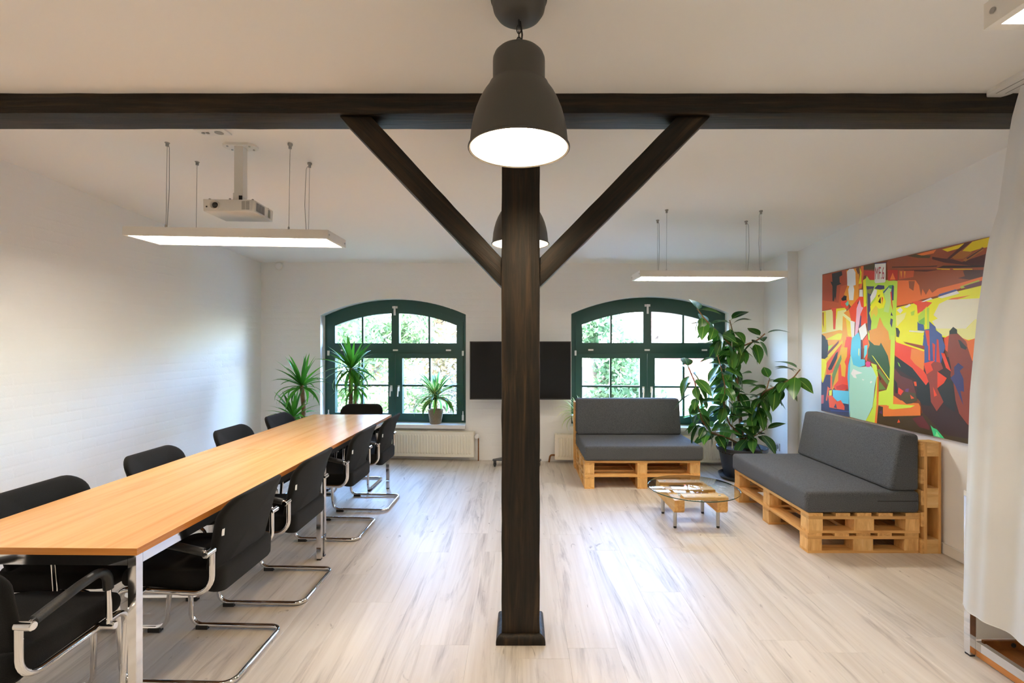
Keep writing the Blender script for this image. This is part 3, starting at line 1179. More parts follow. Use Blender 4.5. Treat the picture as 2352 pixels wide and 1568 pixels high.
# ceiling sockets behind the beam
cso = empty('ceiling_socket', (-1.755, 2.76, zc(-1.755, 2.76)), 0, 'small white socket strip on the ceiling just behind the beam', 'socket')
part('plate', box(-0.085, 0.085, -0.04, 0.04, -0.012, 0.002, 0.004), M['white_plastic'], cso, smooth=40)
for x in (-0.055, -0.03):
    part('port', xf(lathe([(0.011, -0.016), (0.009, -0.017), (0.007, -0.013), (0, -0.013)], 16), Matrix.Translation((x, 0, 0))), M['grey_plastic'], cso, smooth=40)
part('outlet', xf(lathe([(0.024, -0.014), (0.021, -0.015), (0.019, -0.0125), (0, -0.0125)], 24), Matrix.Translation((0.035, 0, 0))), M['grey_plastic'], cso, smooth=40)

sd = part('smoke_detector', lathe([(0.05, 0), (0.05, 0.02), (0.044, 0.03), (0.03, 0.034), (0, 0.035)], 32), M['white_plastic'], None, smooth=50)
sd.location = B(-3.14, -0.003, 2.47)
sd.rotation_euler = (PI / 2, 0, TH)
tag(sd, 'round white detector high on the wall by the left corner', 'detector')

so = empty('socket_strip', (2.935, 5.60, 0.295), 0, 'white strip of four wall sockets low beside the rubber plant', 'socket')
part('plate', box(-0.014, 0.006, -0.145, 0.145, -0.042, 0.042, 0.004), M['white_plastic'], so, smooth=40)
for k in range(4):
    part('outlet', xf(lathe([(0.026, 0.0), (0.026, 0.004), (0.022, 0.005), (0.019, 0.0015), (0, 0.0015)], 24), Matrix.Translation((-0.014, -0.108 + 0.072 * k, 0)) @ Euler((0, -PI / 2, 0)).to_matrix().to_4x4()), M['grey_plastic'], so, smooth=40)


# ------------------------------------------------------------------ radiators
def radiator(x0, x1, zb, zt, label, valve):
    root = empty('radiator', B((x0 + x1) / 2, -0.105, zb), TH, label, 'radiator', 'radiators below the windows')
    hw, h = (x1 - x0) / 2, zt - zb
    b = bmesh.new()
    pitch = 0.036
    n = int((2 * hw - 0.06) / pitch)
    prof = [(-hw, 0.0)]
    for k in range(n):
        c = -hw + 0.03 + (2 * hw - 0.06) * (k + 0.5) / n
        prof += [(c - 0.012, 0.0), (c - 0.007, -0.006), (c + 0.007, -0.006), (c + 0.012, 0.0)]
    prof.append((hw, 0.0))
    zs = [(0.0, 0), (0.035, 0), (0.048, 1), (h - 0.048, 1), (h - 0.035, 0), (h, 0)]
    rows = [[b.verts.new((x, d * m, z)) for x, d in prof] for z, m in zs]
    for A, C in zip(rows[:-1], rows[1:]):
        for k in range(len(prof) - 1):
            b.faces.new((A[k], A[k + 1], C[k + 1], C[k]))
    box(-hw, hw, 0.002, 0.012, 0, h, 0, 2, b)
    part('front_panel', b, M['radiator'], root)
    part('rear_panel', box(-hw + .01, hw - .01, 0.075, 0.09, 0.005, h, 0.002), M['radiator'], root)
    for s in (-1, 1):
        part('side_cover', box(s * hw - 0.004 - (0.004 if s > 0 else -0.0), s * hw + 0.004 - (0.004 if s > 0 else -0.0), 0.0125, 0.088, 0.01, h + 0.006, 0.002), M['radiator'], root)
    gb = bmesh.new()
    m = int(2 * hw / 0.016)
    for k in range(m):
        x = -hw + 0.01 + (2 * hw - 0.02) * k / m
        box(x, x + 0.007, 0.015, 0.075, h - 0.004, h + 0.003, 0, 2, gb)
    for y in (0.013, 0.043, 0.073):
        box(-hw + .006, hw - .006, y, y + 0.004, h - 0.004, h + 0.004, 0, 2, gb)
    part('top_grille', gb, M['radiator'], root)
    if valve > 0:
        part('thermostat', xf(lathe([(0.014, -0.05), (0.016, -0.03), (0.026, -0.026), (0.029, 0.0), (0.028, 0.035), (0.022, 0.042), (0, 0.043)], 24), Matrix.Translation((hw + 0.035, 0.03, h - 0.055)) @ Euler((PI / 2, 0, 0)).to_matrix().to_4x4()), M['white_plastic'], root, smooth=40)
        part('pipe', tube(fillet([(hw - 0.002, 0.05, h - 0.055), (hw + 0.05, 0.05, h - 0.055), (hw + 0.05, 0.05, -zb + 0.002)], 0.02), 0.008, 8), M['copper'], root, smooth=60)
    else:
        part('pipe', tube(fillet([(-hw + 0.004, 0.05, 0.045), (-hw - 0.06, 0.05, 0.045), (-hw - 0.075, 0.05, -zb + 0.002)], 0.03), 0.011, 8), M['copper'], root, smooth=60)
    return root


radiator(-2.48, -0.57, 0.055, 0.365, 'cream panel radiator under the window beside the meeting table', 1)
radiator(0.435, 2.62, 0.045, 0.352, 'cream panel radiator under the window behind the pallet sofa', -1)

# ------------------------------------------------------------------ television on a rolling stand
tv = empty('television', (0.0, 5.74, 0.80), math.radians(-0.6), 'wide black television behind the post', 'television')
hw, h = 0.601, 0.692
part('housing', box(-hw, hw, 0.0, 0.05, 0, h, 0.004), M['black_plastic'], tv)
part('screen', box(-hw + 0.01, hw - 0.01, -0.002, 0.001, 0.016, h - 0.01), M['screen'], tv)
part('back_cover', box(-0.4, 0.4, 0.05, 0.075, 0.1, h - 0.12, 0.01), M['black_plastic'], tv)
ts = empty('television_stand', (-0.04, 5.84, 0), 0, 'dark rolling stand with casters under the television', 'stand')
o = [(-0.29, -0.105), (0.29, -0.105), (0.29, -0.05), (0.10, 0.10), (-0.10, 0.10), (-0.29, -0.05)]
part('base_plate', prism(o, lambda u, v, d: (u, v, d), 0.075, 0.085, 0.002), M['pot_dark'], ts)
for x, y in ((-0.262, -0.085), (0.262, -0.085), (-0.09, 0.08), (0.09, 0.08)):
    cb_ = xf(lathe([(0.022, -0.012), (0.027, -0.008), (0.027, 0.008), (0.022, 0.012)], 20), Matrix.Translation((x, y, 0.027)) @ Euler((0, PI / 2, 0)).to_matrix().to_4x4())
    box(x - 0.017, x - 0.013, y - 0.014, y + 0.014, 0.02, 0.064, 0, 2, cb_)
    box(x + 0.013, x + 0.017, y - 0.014, y + 0.014, 0.02, 0.064, 0, 2, cb_)
    box(x - 0.017, x + 0.017, y - 0.016, y + 0.016, 0.06, 0.076, 0, 2, cb_)
    part('caster', cb_, M['black_plastic'], ts, smooth=40)
part('column', box(-0.05, 0.05, 0.02, 0.06, 0.085, 1.25, 0.004), M['pot_dark'], ts)
part('bracket', box(-0.18, 0.22, -0.023, 0.02, 1.02, 1.24, 0.003), M['pot_dark'], ts)

# ------------------------------------------------------------------ meeting tables
def meeting_table():
    root = empty('meeting_table')
    hx, hy, T, H = 0.40, 0.80, 0.025, 0.745
    b = box(-hx, hx, -hy + .0006, hy - .0006, H - T, H, 0.002, 2)
    b.normal_update()
    for f in b.faces:
        f.material_index = 0 if f.normal.z > 0.5 else 1
    part('tabletop', b, [M['beech'], M['beech_edge']], root)
    ix, iy = hx - 0.014, hy - 0.014
    a = 0.042
    for s in (-1, 1):
        part('apron', box(-ix + .031, ix - .031, s * iy - (0.025 if s > 0 else 0), s * iy + (0 if s > 0 else 0.025), H - T - a, H - T - 0.001, 0.002), M['chrome'], root)
        part('apron', box(s * ix - (0.025 if s > 0 else 0), s * ix + (0 if s > 0 else 0.025), -iy + .031, iy - .031, H - T - a, H - T - 0.001, 0.002), M['chrome'], root)
        for t in (-1, 1):
            x0, x1 = (ix - 0.03, ix) if s > 0 else (-ix, -ix + 0.03)
            y0, y1 = (iy - 0.03, iy) if t > 0 else (-iy, -iy + 0.03)
            l = part('leg', box(x0, x1, y0, y1, 0.012, H - T - 0.001, 0.0025), M['chrome'], root)
            part('foot_cap', box(x0 + .002, x1 - .002, y0 + .002, y1 - .002, 0.0, 0.0125, 0.002), M['black_plastic'], l)
    return root


TR = -math.atan(0.0178)
t1 = meeting_table()
t1.location = (-1.753, 2.53, 0)
t1.rotation_euler = (0, 0, TR)
t2 = copy_tree(t1)
t2.location = (-1.7245, 4.129, 0)
tag(t1, 'beech meeting table with chrome legs, the near one of the two end to end', 'table', 'beech meeting tables set end to end')
tag(t2, 'beech meeting table with chrome legs, the far one at the window end', 'table', 'beech meeting tables set end to end')


# ------------------------------------------------------------------ cantilever chairs (front is +y)
def chair():
    root = empty('cantilever_chair')
    side = [(0.238, -0.19, 0.595), (0.238, -0.19, 0.415), (0.222, 0.238, 0.425), (0.212, 0.215, 0.019), (0.212, -0.255, 0.014)]
    path = side + [(-x, y, z) for x, y, z in reversed(side)]
    rad = [0, 0.075, 0.06, 0.06, 0.05, 0.05, 0.06, 0.06, 0.075, 0]
    part('frame', tube(fillet(path, rad, 7), 0.0118, 12), M['chrome'], root, smooth=60)
    part('crossbar', tube([(-0.228, 0.12, 0.418), (0.228, 0.12, 0.418)], 0.009, 8), M['chrome'], root, smooth=60)
    for s in (-1, 1):
        part('glide', box(s * 0.212 - 0.015, s * 0.212 + 0.015, 0.125, 0.185, 0.0, 0.02, 0.004), M['black_plastic'], root)
        x = s * 0.266
        arm = fillet([(x, -0.19, 0.598), (x, -0.02, 0.635), (x, 0.095, 0.650), (x + s * -0.004, 0.108, 0.43)], [0, 0.2, 0.06, 0], 8)
        part('arm_tube', tube(arm, 0.0105, 10), M['chrome'], root, smooth=60)
        pad = [p for p in arm if not (p.y > 0.09 and p.z < 0.585)][0:]
        pad[0] = pad[0] + Vector((0, 0.018, 0.0055))
        pad.append(Vector((x + s * -0.002, 0.1015, 0.565)))
        part('armrest', tube(pad, 0.0165, 14), M['black_pad'], root, smooth=60)
        for (y, z) in ((-0.19, 0.597), (0.108, 0.425)):
            cb_ = xf(lathe([(0.0115, -0.026), (0.0135, -0.024), (0.0145, 0.028), (0.012, 0.031), (0, 0.031)], 18), Matrix.Translation((s * 0.255, y, z)) @ Euler((0, s * PI / 2, 0)).to_matrix().to_4x4())
            part('connector', cb_, M['chrome'], root, smooth=40)

    def seat_fn(u, v, w):
        z = 0.468 + w - (0.05 * max(0.0, -v - 0.12) / 0.12 if w < 0 else 0)
        if v > 0.10: z -= 0.55 * (v - 0.10) ** 1.6
        z += 0.35 * max(0, -v - 0.14) ** 1.5 - 0.006 * (1 - (u / 0.23) ** 2)
        return (u * (1 - 0.10 * max(0, v) / 0.24 * 0.5), v + 0.022, z)
    part('seat', puff(rrect(0.452, 0.475, (0.055, 0.075, 0.075, 0.055)), 0.070, seat_fn), M['black_fabric'], root, smooth=70)
    part('seat_shell', puff(rrect(0.415, 0.37, (0.05,) * 4), 0.012, lambda u, v, w: (u, v + 0.02, 0.431 + w - (0.5 * (v - 0.1) ** 1.6 if v > 0.1 else 0))), M['ply'], root, smooth=60)

    def back_fn(u, v, w):
        # v from -0.175 (bottom) to 0.175 (top)
        t = (v + 0.175) / 0.35
        y = -0.188 - 0.022 * t - 0.075 * t ** 2.4
        y += 0.035 * (u / 0.23) ** 2
        wid = 1.0 - 0.10 * (1 - t) ** 1.5
        return (u * wid, y + w, 0.462 + 0.35 * t)
    part('backrest', puff(rrect(0.465, 0.35, (0.05, 0.085, 0.085, 0.05), 7), 0.036, back_fn), M['black_fabric'], root, smooth=70)
    tgb = box(-0.0012, 0.0012, -0.006, 0.006, -0.016, 0.016, 0)
    xf(tgb, Matrix.Translation((-0.206, -0.217, 0.665)) @ Euler((0.1, 0, PI / 2 - 0.25)).to_matrix().to_4x4())
    part('tag', tgb, M['white_plastic'], root)
    return root


CG = 'black cantilever chairs round the meeting tables'
c0 = chair()
spots = [
    (-1.492, 2.29, 90, 'black cantilever armchair on the aisle side of the near table, nearest the viewer'),
    (-1.478, 2.93, 90.5, 'black cantilever armchair standing right beside the paired chrome legs where the tables meet'),
    (-1.460, 3.81, 89.5, 'black cantilever armchair at the far table on the aisle side, one before the radiator end'),
    (-1.418, 4.44, 90, 'black cantilever armchair nearest the radiator on the aisle side of the far table'),
    (-2.03, 2.27, -90, 'black cantilever armchair by the brick wall, nearest the viewer, backrest cut by the picture edge'),
    (-2.035, 2.99, -89.5, 'black cantilever armchair by the brick wall, second from the viewer'),
    (-2.03, 3.80, -90.5, 'black cantilever armchair by the brick wall, third from the viewer'),
    (-2.01, 4.49, -90, 'black cantilever armchair by the brick wall, closest to the yucca plants'),
    (-1.712, 4.99, 180, 'black cantilever armchair at the head of the table before the window'),
    (-1.797, 1.70, 0, 'black cantilever armchair pushed under the near head of the table, partly cropped'),
]
for i, (x, y, a, lab) in enumerate(spots):
    o = c0 if i == 0 else copy_tree(c0)
    o.location = (x, y, 0)
    o.rotation_euler = (0, 0, math.radians(a) + TR)
    tag(o, lab, 'chair', CG)


# ------------------------------------------------------------------ pallets
PLX, PLY = 1.17, 0.78
def pallet_proto():
    """long side along x, height 0.144"""
    root = empty('wooden_pallet')
    hx, hy = PLX / 2, PLY / 2
    bw = 0.10
    xs_ = (-hx + bw / 2, 0.0, hx - bw / 2)
    ys_ = ((-hy, -hy + 0.10), (-0.07, 0.07), (hy - 0.10, hy))
    b0 = part('bottom_board', box(-bw / 2, bw / 2, -hy, hy, 0, 0.018, 0.002, 1), M['pine_y'], root)
    s0 = part('stringer_board', box(-bw / 2, bw / 2, -hy, hy, 0.098, 0.119, 0.002, 1), M['pine_y'], root)
    for k, x in enumerate(xs_):
        for proto in (b0, s0):
            o = proto if k == 0 else proto.copy()
            if k: COL.objects.link(o)
            o.location = (x, 0, 0)
    for (ya, ye) in ys_:
        first = None
        for x in xs_:
            if first is None:
                first = part('block', box(-bw / 2 + .001, bw / 2 - .001, ya + .001, ye - .001, 0.0182, 0.0978, 0.003, 1), M['pine_block'], root)
                first.location = (x, 0, 0)
            else:
                o = first.copy()
                COL.objects.link(o)
                o.location = (x, 0, 0)
    dw = [(-hy, -hy + 0.10), (-hy + 0.19, -hy + 0.29), (-0.05, 0.05), (hy - 0.29, hy - 0.19), (hy - 0.10, hy)]
    first = part('deck_board', box(-hx, hx, -0.05, 0.05, 0.1192, 0.141, 0.003, 1), M['pine'], root)
    for k, (ya, ye) in enumerate(dw):
        o = first if k == 0 else first.copy()
        if k: COL.objects.link(o)
        o.location = (0, (ya + ye) / 2, 0)
    return root


pp = pallet_proto()
PH = 0.1415
SX, SY = 1.235, 4.885          # sofa facing the viewer: middle of the front edge
Q = [
    ((SX, SY + PLY / 2, 0), (0, 0, 0), 'pine pallet on the floor under the sofa that faces the viewer', 'pine pallets of the two sofas'),
    ((SX, SY + PLY / 2 + 0.002, PH), (0, 0, 0), 'pine pallet directly beneath the seat cushion of the sofa facing the viewer', 'pine pallets of the two sofas'),
    ((SX - 0.012, SY + PLY + 0.1455, PLY / 2), (PI / 2, 0, 0), 'pine pallet on edge behind the sofa that faces the viewer', 'pine pallets of the two sofas'),
]
S2X, S2Y = 2.02, 3.395         # sofa along the right wall: front edge, near end
Q += [
    ((S2X + PLY / 2, S2Y + PLX / 2, 0), (0, 0, PI / 2), 'pine pallet on the floor under the sofa along the plaster wall', 'pine pallets of the two sofas'),
    ((S2X + PLY / 2 + .004, S2Y + PLX / 2 - 0.004, PH), (0, 0, PI / 2), 'pine pallet beneath the seat cushion of the sofa along the plaster wall', 'pine pallets of the two sofas'),
    ((S2X + PLY + 0.148, S2Y + PLX / 2 - 0.01, PLY / 2), (PI / 2, 0, -PI / 2), 'pine pallet on edge between the wall sofa and the plaster wall', 'pine pallets of the two sofas'),
]
for i, (loc, rot, lab, grp) in enumerate(Q):
    o = pp if i == 0 else copy_tree(pp)
    o.location = loc
    o.rotation_euler = rot
    tag(o, lab, 'pallet', grp)


def cushion(name, pts, mapf, d0, d1, loc, rz, label, group, rad=0.03):
    """upholstered block: outline in (u, v) pushed through depth, soft edges, seams along the side panel"""
    root = empty(name, loc, rz, label, 'cushion', group)
    b = prism(pts, mapf, d0, d1)
    bmesh.ops.recalc_face_normals(b, faces=b.faces)
    es = [e for e in b.edges if e.calc_face_angle(0) > 0.3]
    bmesh.ops.bevel(b, geom=es, offset=rad, segments=4, profile=0.55, affect='EDGES', clamp_overlap=True)
    part('cover', b, M['grey_fabric'], root, smooth=70)
    return root


# seat cushions
s1 = cushion('seat_cushion', [(-0.6, 0), (0.6, 0), (0.6, 0.15), (-0.6, 0.15)], lambda u, v, d: (u, d, v), 0.0, 0.80, (SX + 0.012, SY - 0.02, 2 * PH + 0.001), 0,
             'grey seat cushion on the pallet sofa facing the viewer', 'grey sofa cushions')
part('zipper', box(-0.6015, -0.5995, 0.50, 0.68, 0.068, 0.074), M['zip'], s1)
s2 = cushion('seat_cushion', [(0, 0), (0.80, 0), (0.80, 0.15), (0, 0.15)], lambda u, v, d: (u, d, v), 0.0, 1.19, (S2X - 0.02, S2Y - 0.015, 2 * PH + 0.001), 0,
             'grey seat cushion on the pallet sofa along the plaster wall', 'grey sofa cushions')
part('zipper', box(0.50, 0.78, -0.0015, 0.0005, 0.082, 0.089), M['zip'], s2)
# back cushions: wedges, thick at the bottom
wedge = [(0, 0), (0.205, 0), (0.205, 0.40), (0.075, 0.40)]
cushion('back_cushion', [(v + 0.0, z) for v, z in wedge], lambda u, v, d: (d, u, v), -0.59, 0.59, (SX - 0.0, SY + 0.578, 2 * PH + 0.152), 0,
        'grey wedge back cushion on the sofa before the window', 'grey sofa cushions')
cushion('back_cushion', [(v, z) for v, z in wedge], lambda u, v, d: (u, d, v), 0.0, 1.16, (S2X + 0.578, S2Y - 0.005, 2 * PH + 0.152), 0,
        'grey wedge back cushion on the sofa below the colourful picture', 'grey sofa cushions')

# ------------------------------------------------------------------ coffee table: glass disc on a cut pallet with metal legs
ct = empty('coffee_table', (1.44, 4.03, 0), 0, 'low coffee table with round glass top on a cut pallet', 'table')
gd = lathe([(0, 0.2645), (0.363, 0.2645), (0.366, 0.267), (0.366, 0.2735), (0.363, 0.2755), (0, 0.2755)], 72)
gd.normal_update()
for f in gd.faces: f.material_index = 0 if abs(f.normal.z) > 0.8 else 1
part('glass_top', gd, [M['table_glass'], M['glass_edge']], ct, smooth=40)
for x0, x1 in ((-0.228, -0.148), (0.112, 0.192)):
    o = [(-0.235, 0.158), (-0.215, 0.137), (0.27, 0.137), (0.29, 0.158), (0.29, 0.238), (-0.235, 0.238)]
    part('beam', prism(o, lambda u, v, d: (d, u, v), x0, x1, 0.004, 2), M['pine_y'], ct)
for y0, y1, x0, x1 in ((-0.225, -0.125, -0.15, 0.20), (-0.03, 0.065, -0.228, 0.175), (0.18, 0.275, -0.228, 0.15)):
    part('slat', box(x0, x1, y0, y1, 0.2382, 0.260, 0.003), M['pine'], ct)
for x in (-0.205, 0.138):
    for y in (-0.172, 0.155):
        l = part('leg', xf(lathe([(0.0145, 0.018), (0.0145, 0.1365)], 20), Matrix.Translation((x, y, 0))), M['steel'], ct, smooth=40)
        part('foot', xf(lathe([(0.011, 0.0), (0.012, 0.003), (0.012, 0.018)], 16), Matrix.Translation((x, y, 0))), M['black_plastic'], l, smooth=40)
for k in range(4):
    part('spacer', xf(lathe([(0.01, 0.2602), (0.01, 0.2643)], 14), Matrix.Translation(((-0.19, 0.13)[k % 2] + 0.02, (-0.175, 0.225)[k // 2], 0))), M['stake'], ct, smooth=40)


# ------------------------------------------------------------------ plants
def strap(L, Wd, droop, fold=0.25, n=8):
    b = bmesh.new()
    rows = []
    y = z = 0.0
    for i in range(n + 1):
        s = i / n
        a = -droop * s * s
        if i:
            y += L / n * math.cos(a)
            z += L / n * math.sin(a)
        w = Wd / 2 * (0.55 + 0.45 * min(1, s / 0.3)) * (1 - max(0, (s - 0.3) / 0.7) ** 1.7)
        if i == n: rows.append([b.verts.new((0, y, z))])
        else: rows.append([b.verts.new((-w, y, z + w * fold)), b.verts.new((0, y, z)), b.verts.new((w, y, z + w * fold))])
    for A, C in zip(rows[:-1], rows[1:]):
        if len(C) == 1:
            b.faces.new((A[0], A[1], C[0]))
            b.faces.new((A[1], A[2], C[0]))
        else:
            b.faces.new((A[0], A[1], C[1], C[0]))
            b.faces.new((A[1], A[2], C[2], C[1]))
    return b


def oval_leaf(L, Wd, droop, fold=0.22, n=8, stem=0.03):
    b = bmesh.new()
    rows = []
    y = z = 0.0
    rows.append([b.verts.new((-0.0022, 0, 0)), b.verts.new((0, 0, 0.0015)), b.verts.new((0.0022, 0, 0))])
    y = stem
    rows.append([b.verts.new((-0.0022, y, 0)), b.verts.new((0, y, 0.0015)), b.verts.new((0.0022, y, 0))])
    for i in range(1, n + 1):
        s = i / n
        a = -droop * s
        y += L / n * math.cos(a)
        z += L / n * math.sin(a)
        w = Wd / 2 * max(0.0, math.sin(PI * min(1, s ** 0.85))) ** 0.72
        if i == n: rows.append([b.verts.new((0, y + 0.012, z - 0.004))])
        else: rows.append([b.verts.new((-w, y, z + w * fold)), b.verts.new((0, y, z)), b.verts.new((w, y, z + w * fold))])
    for A, C in zip(rows[:-1], rows[1:]):
        if len(C) == 1:
            b.faces.new((A[0], A[1], C[0]))
            b.faces.new((A[1], A[2], C[0]))
        else:
            b.faces.new((A[0], A[1], C[1], C[0]))
            b.faces.new((A[1], A[2], C[2], C[1]))
    return b


def leaf_meshes(makers, mat):
    out = []
    for b in makers:
        me = bpy.data.meshes.new('leaf')
        b.to_mesh(me)
        b.free()
        me.materials.append(mat)
        for p_ in me.polygons: p_.use_smooth = True
        out.append(me)
    return out


def rosette(root, at, meshes, n, rnd, e0, e1, sc0, sc1, keep=None):
    """leaves round a stem head: inner ones stand up, outer ones hang"""
    for k in range(n):
        s = k / (n - 1)
        if keep and not keep(k * 2.39996): continue
        o = link('leaf', meshes[min(len(meshes) - 1, int((1 - s) * len(meshes)))], root)
        ph = k * 2.39996 + rnd.uniform(-0.3, 0.3)
        el = e0 + (e1 - e0) * s + rnd.uniform(-0.15, 0.15)
        o.rotation_euler = (el, rnd.uniform(-0.3, 0.3), ph)
        o.location = Vector(at) + Vector((-math.sin(ph) * 0.012, math.cos(ph) * 0.012, -0.05 + 0.06 * s))
        q_ = sc0 + (sc1 - sc0) * rnd.random()
        o.scale = (q_, q_, q_)


YU = leaf_meshes([strap(0.44, 0.050, d) for d in (0.25, 0.5, 0.95, 1.5)], M['yucca'])


def pot(root, r0, r1, h, mat, soil=True, z0=0.0):
    part('pot', lathe([(0, z0), (r0, z0), (r0 + (r1 - r0) * 0.9, z0 + h * 0.9), (r1 + 0.008, z0 + h * 0.9), (r1 + 0.01, z0 + h), (r1 - 0.006, z0 + h), (r1 - 0.012, z0 + h * 0.86), (0, z0 + h * 0.86)], 40, None, False, False), mat, root, smooth=40)
    if soil:
        part('soil', lathe([(0, z0 + h * 0.9), (r1 * 0.5, z0 + h * 0.895), (r1 - 0.011, z0 + h * 0.88), (r1 - 0.013, z0 + h * 0.85)], 24, None, False, False), M['soil'], root, smooth=60)


rnd = random.Random(5)
# yucca by the wall
yp = W(694, 940, 5.62)
ya_ = empty('yucca_plant', (yp.x, yp.y, 0), 0, 'yucca with two leaf heads against the white wall beside the window', 'plant', 'yucca plants at the end of the table')
pot(ya_, 0.11, 0.15, 0.27, M['terracotta'])
part('trunk', tube([(0.0, 0, 0.2), (0.015, 0, 0.5), (0.02, 0.0, 0.72), (-0.005, 0, 0.98)], 0.028, 12, None, False, True, 0.024), M['bark'], ya_, smooth=60)
part('trunk', tube([(-0.05, -0.03, 0.2), (-0.065, -0.04, 0.4), (-0.075, -0.05, 0.62)], 0.022, 12, None, False, True, 0.019), M['bark'], ya_, smooth=60)
rosette(ya_, (-0.005, 0, 1.0), YU, 46, rnd, -0.25, 1.35, 0.62, 0.92)
rosette(ya_, (-0.075, -0.05, 0.64), YU, 42, rnd, -0.3, 1.3, 0.58, 0.85)
# yucca before the window
yp = W(808, 940, 5.60)
yc = empty('yucca_plant', (yp.x, yp.y, 0), 0, 'yucca on two bare stems standing before the window panes', 'plant', 'yucca plants at the end of the table')
pot(yc, 0.11, 0.15, 0.27, M['terracotta'])
part('trunk', tube([(-0.02, 0, 0.2), (-0.012, 0, 0.6), (-0.012, 0.0, 1.0), (-0.005, 0, 1.18)], 0.025, 12, None, False, True, 0.021), M['bark'], yc, smooth=60)
part('trunk', tube([(0.04, -0.02, 0.2), (0.04, -0.03, 0.6), (0.055, -0.03, 0.98)], 0.02, 12, None, False, True, 0.017), M['bark'], yc, smooth=60)
rosette(yc, (-0.005, 0, 1.20), YU, 52, rnd, -0.6, 1.45, 0.68, 0.95)
rosette(yc, (0.062, -0.03, 0.99), YU, 44, rnd, -0.6, 1.35, 0.48, 0.75)

# dracaena in a woven basket on the first sill
DR = leaf_meshes([strap(0.30, 0.046, d, 0.3) for d in (0.5, 0.9, 1.3, 1.7)], M['dracaena'])
dp = B(-1.085, 0.03, WIN[0][1] + 0.001)
dd = empty('potted_dracaena', dp, 0, 'striped dracaena in a woven basket pot on the window sill', 'plant')
bk = [(0, 0.0), (0.068, 0.0)]
for k in range(15):
    t = k / 14
    rr = 0.070 + 0.026 * t
    bk += [(rr + 0.0035, 0.006 + 0.158 * t), (rr, 0.0115 + 0.158 * t)]
bk += [(0.098, 0.178), (0.088, 0.178), (0.084, 0.15), (0, 0.15)]
part('basket', lathe(bk, 36, None, False, False), M['basket'], dd, smooth=60)
part('soil', lathe([(0, 0.156), (0.086, 0.152)], 24, None, False, False), M['soil'], dd)
part('stem', tube([(0, 0, 0.14), (0.004, 0, 0.22), (-0.002, 0, 0.33)], 0.02, 12, None, False, True, 0.017), M['bark'], dd, smooth=60)
rosette(dd, (0, 0, 0.36), DR, 64, rnd, -0.25, 1.25, 0.95, 1.35)

# spider plant half hidden behind the sofa
SPM = leaf_meshes([strap(0.30, 0.016, d, 0.3) for d in (0.9, 1.5, 2.2)], M['spider'])
sp = B(0.715, -0.025, WIN[1][1] + 0.001)
spp = empty('spider_plant', sp, 0, 'spider plant with pale striped leaves spilling out beside the sofa back', 'plant')
pot(spp, 0.055, 0.075, 0.13, M['white_plastic'])
rosette(spp, (0, 0, 0.17), SPM, 80, rnd, 0.05, 1.35, 0.8, 1.25, lambda a: math.cos(a) < 0.05 or math.sin(a) < 0)

# small plant in a slate blue pot on the second sill
bp_ = B(2.16, 0.02, WIN[1][1] + 0.001)
bpo = empty('potted_houseplant', bp_, 0, 'small leafy plant in a slate blue pot on the sill behind the rubber plant', 'plant')
pot(bpo, 0.052, 0.072, 0.15, M['pot_blue'])
bpo.location.y -= 0.0
SM = leaf_meshes([oval_leaf(0.10, 0.045, d, 0.2, 6, 0.05) for d in (0.3, 0.9)], M['yucca'])
rosette(bpo, (0, 0, 0.15), SM, 26, rnd, 0.0, 1.4, 0.7, 1.3)

# rubber plant
FP = W(1704, 1040, 5.28)
fp = empty('potted_rubber_plant', (FP.x, FP.y, 0), 0, 'tall rubber plant with big glossy leaves in an anthracite pot between the sofas', 'plant')
part('saucer', lathe([(0, 0.004), (0.20, 0.0), (0.232, 0.02), (0.244, 0.045), (0.238, 0.045), (0.222, 0.022), (0, 0.02)], 48, None, False, False), M['pot_dark'], fp, smooth=40)
part('pot', lathe([(0, 0.021), (0.175, 0.021), (0.185, 0.03), (0.238, 0.30), (0.256, 0.306), (0.264, 0.325), (0.262, 0.345), (0.250, 0.345), (0.244, 0.325), (0.235, 0.29), (0, 0.29)], 56, None, False, False), M['pot_dark'], fp, smooth=40)
part('soil', lathe([(0, 0.318), (0.06, 0.316), (0.15, 0.308), (0.238, 0.30), (0.236, 0.285)], 32, None, False, False), M['soil'], fp, smooth=60)
FL = leaf_meshes([oval_leaf(L, w, d) for L, w, d in ((0.20, 0.105, 0.2), (0.22, 0.11, 0.6), (0.185, 0.10, 0.9), (0.16, 0.085, 0.35))], M['ficus'])


def wl(px, py, Y): return W(px, py, Y) - Vector((FP.x, FP.y, 0))


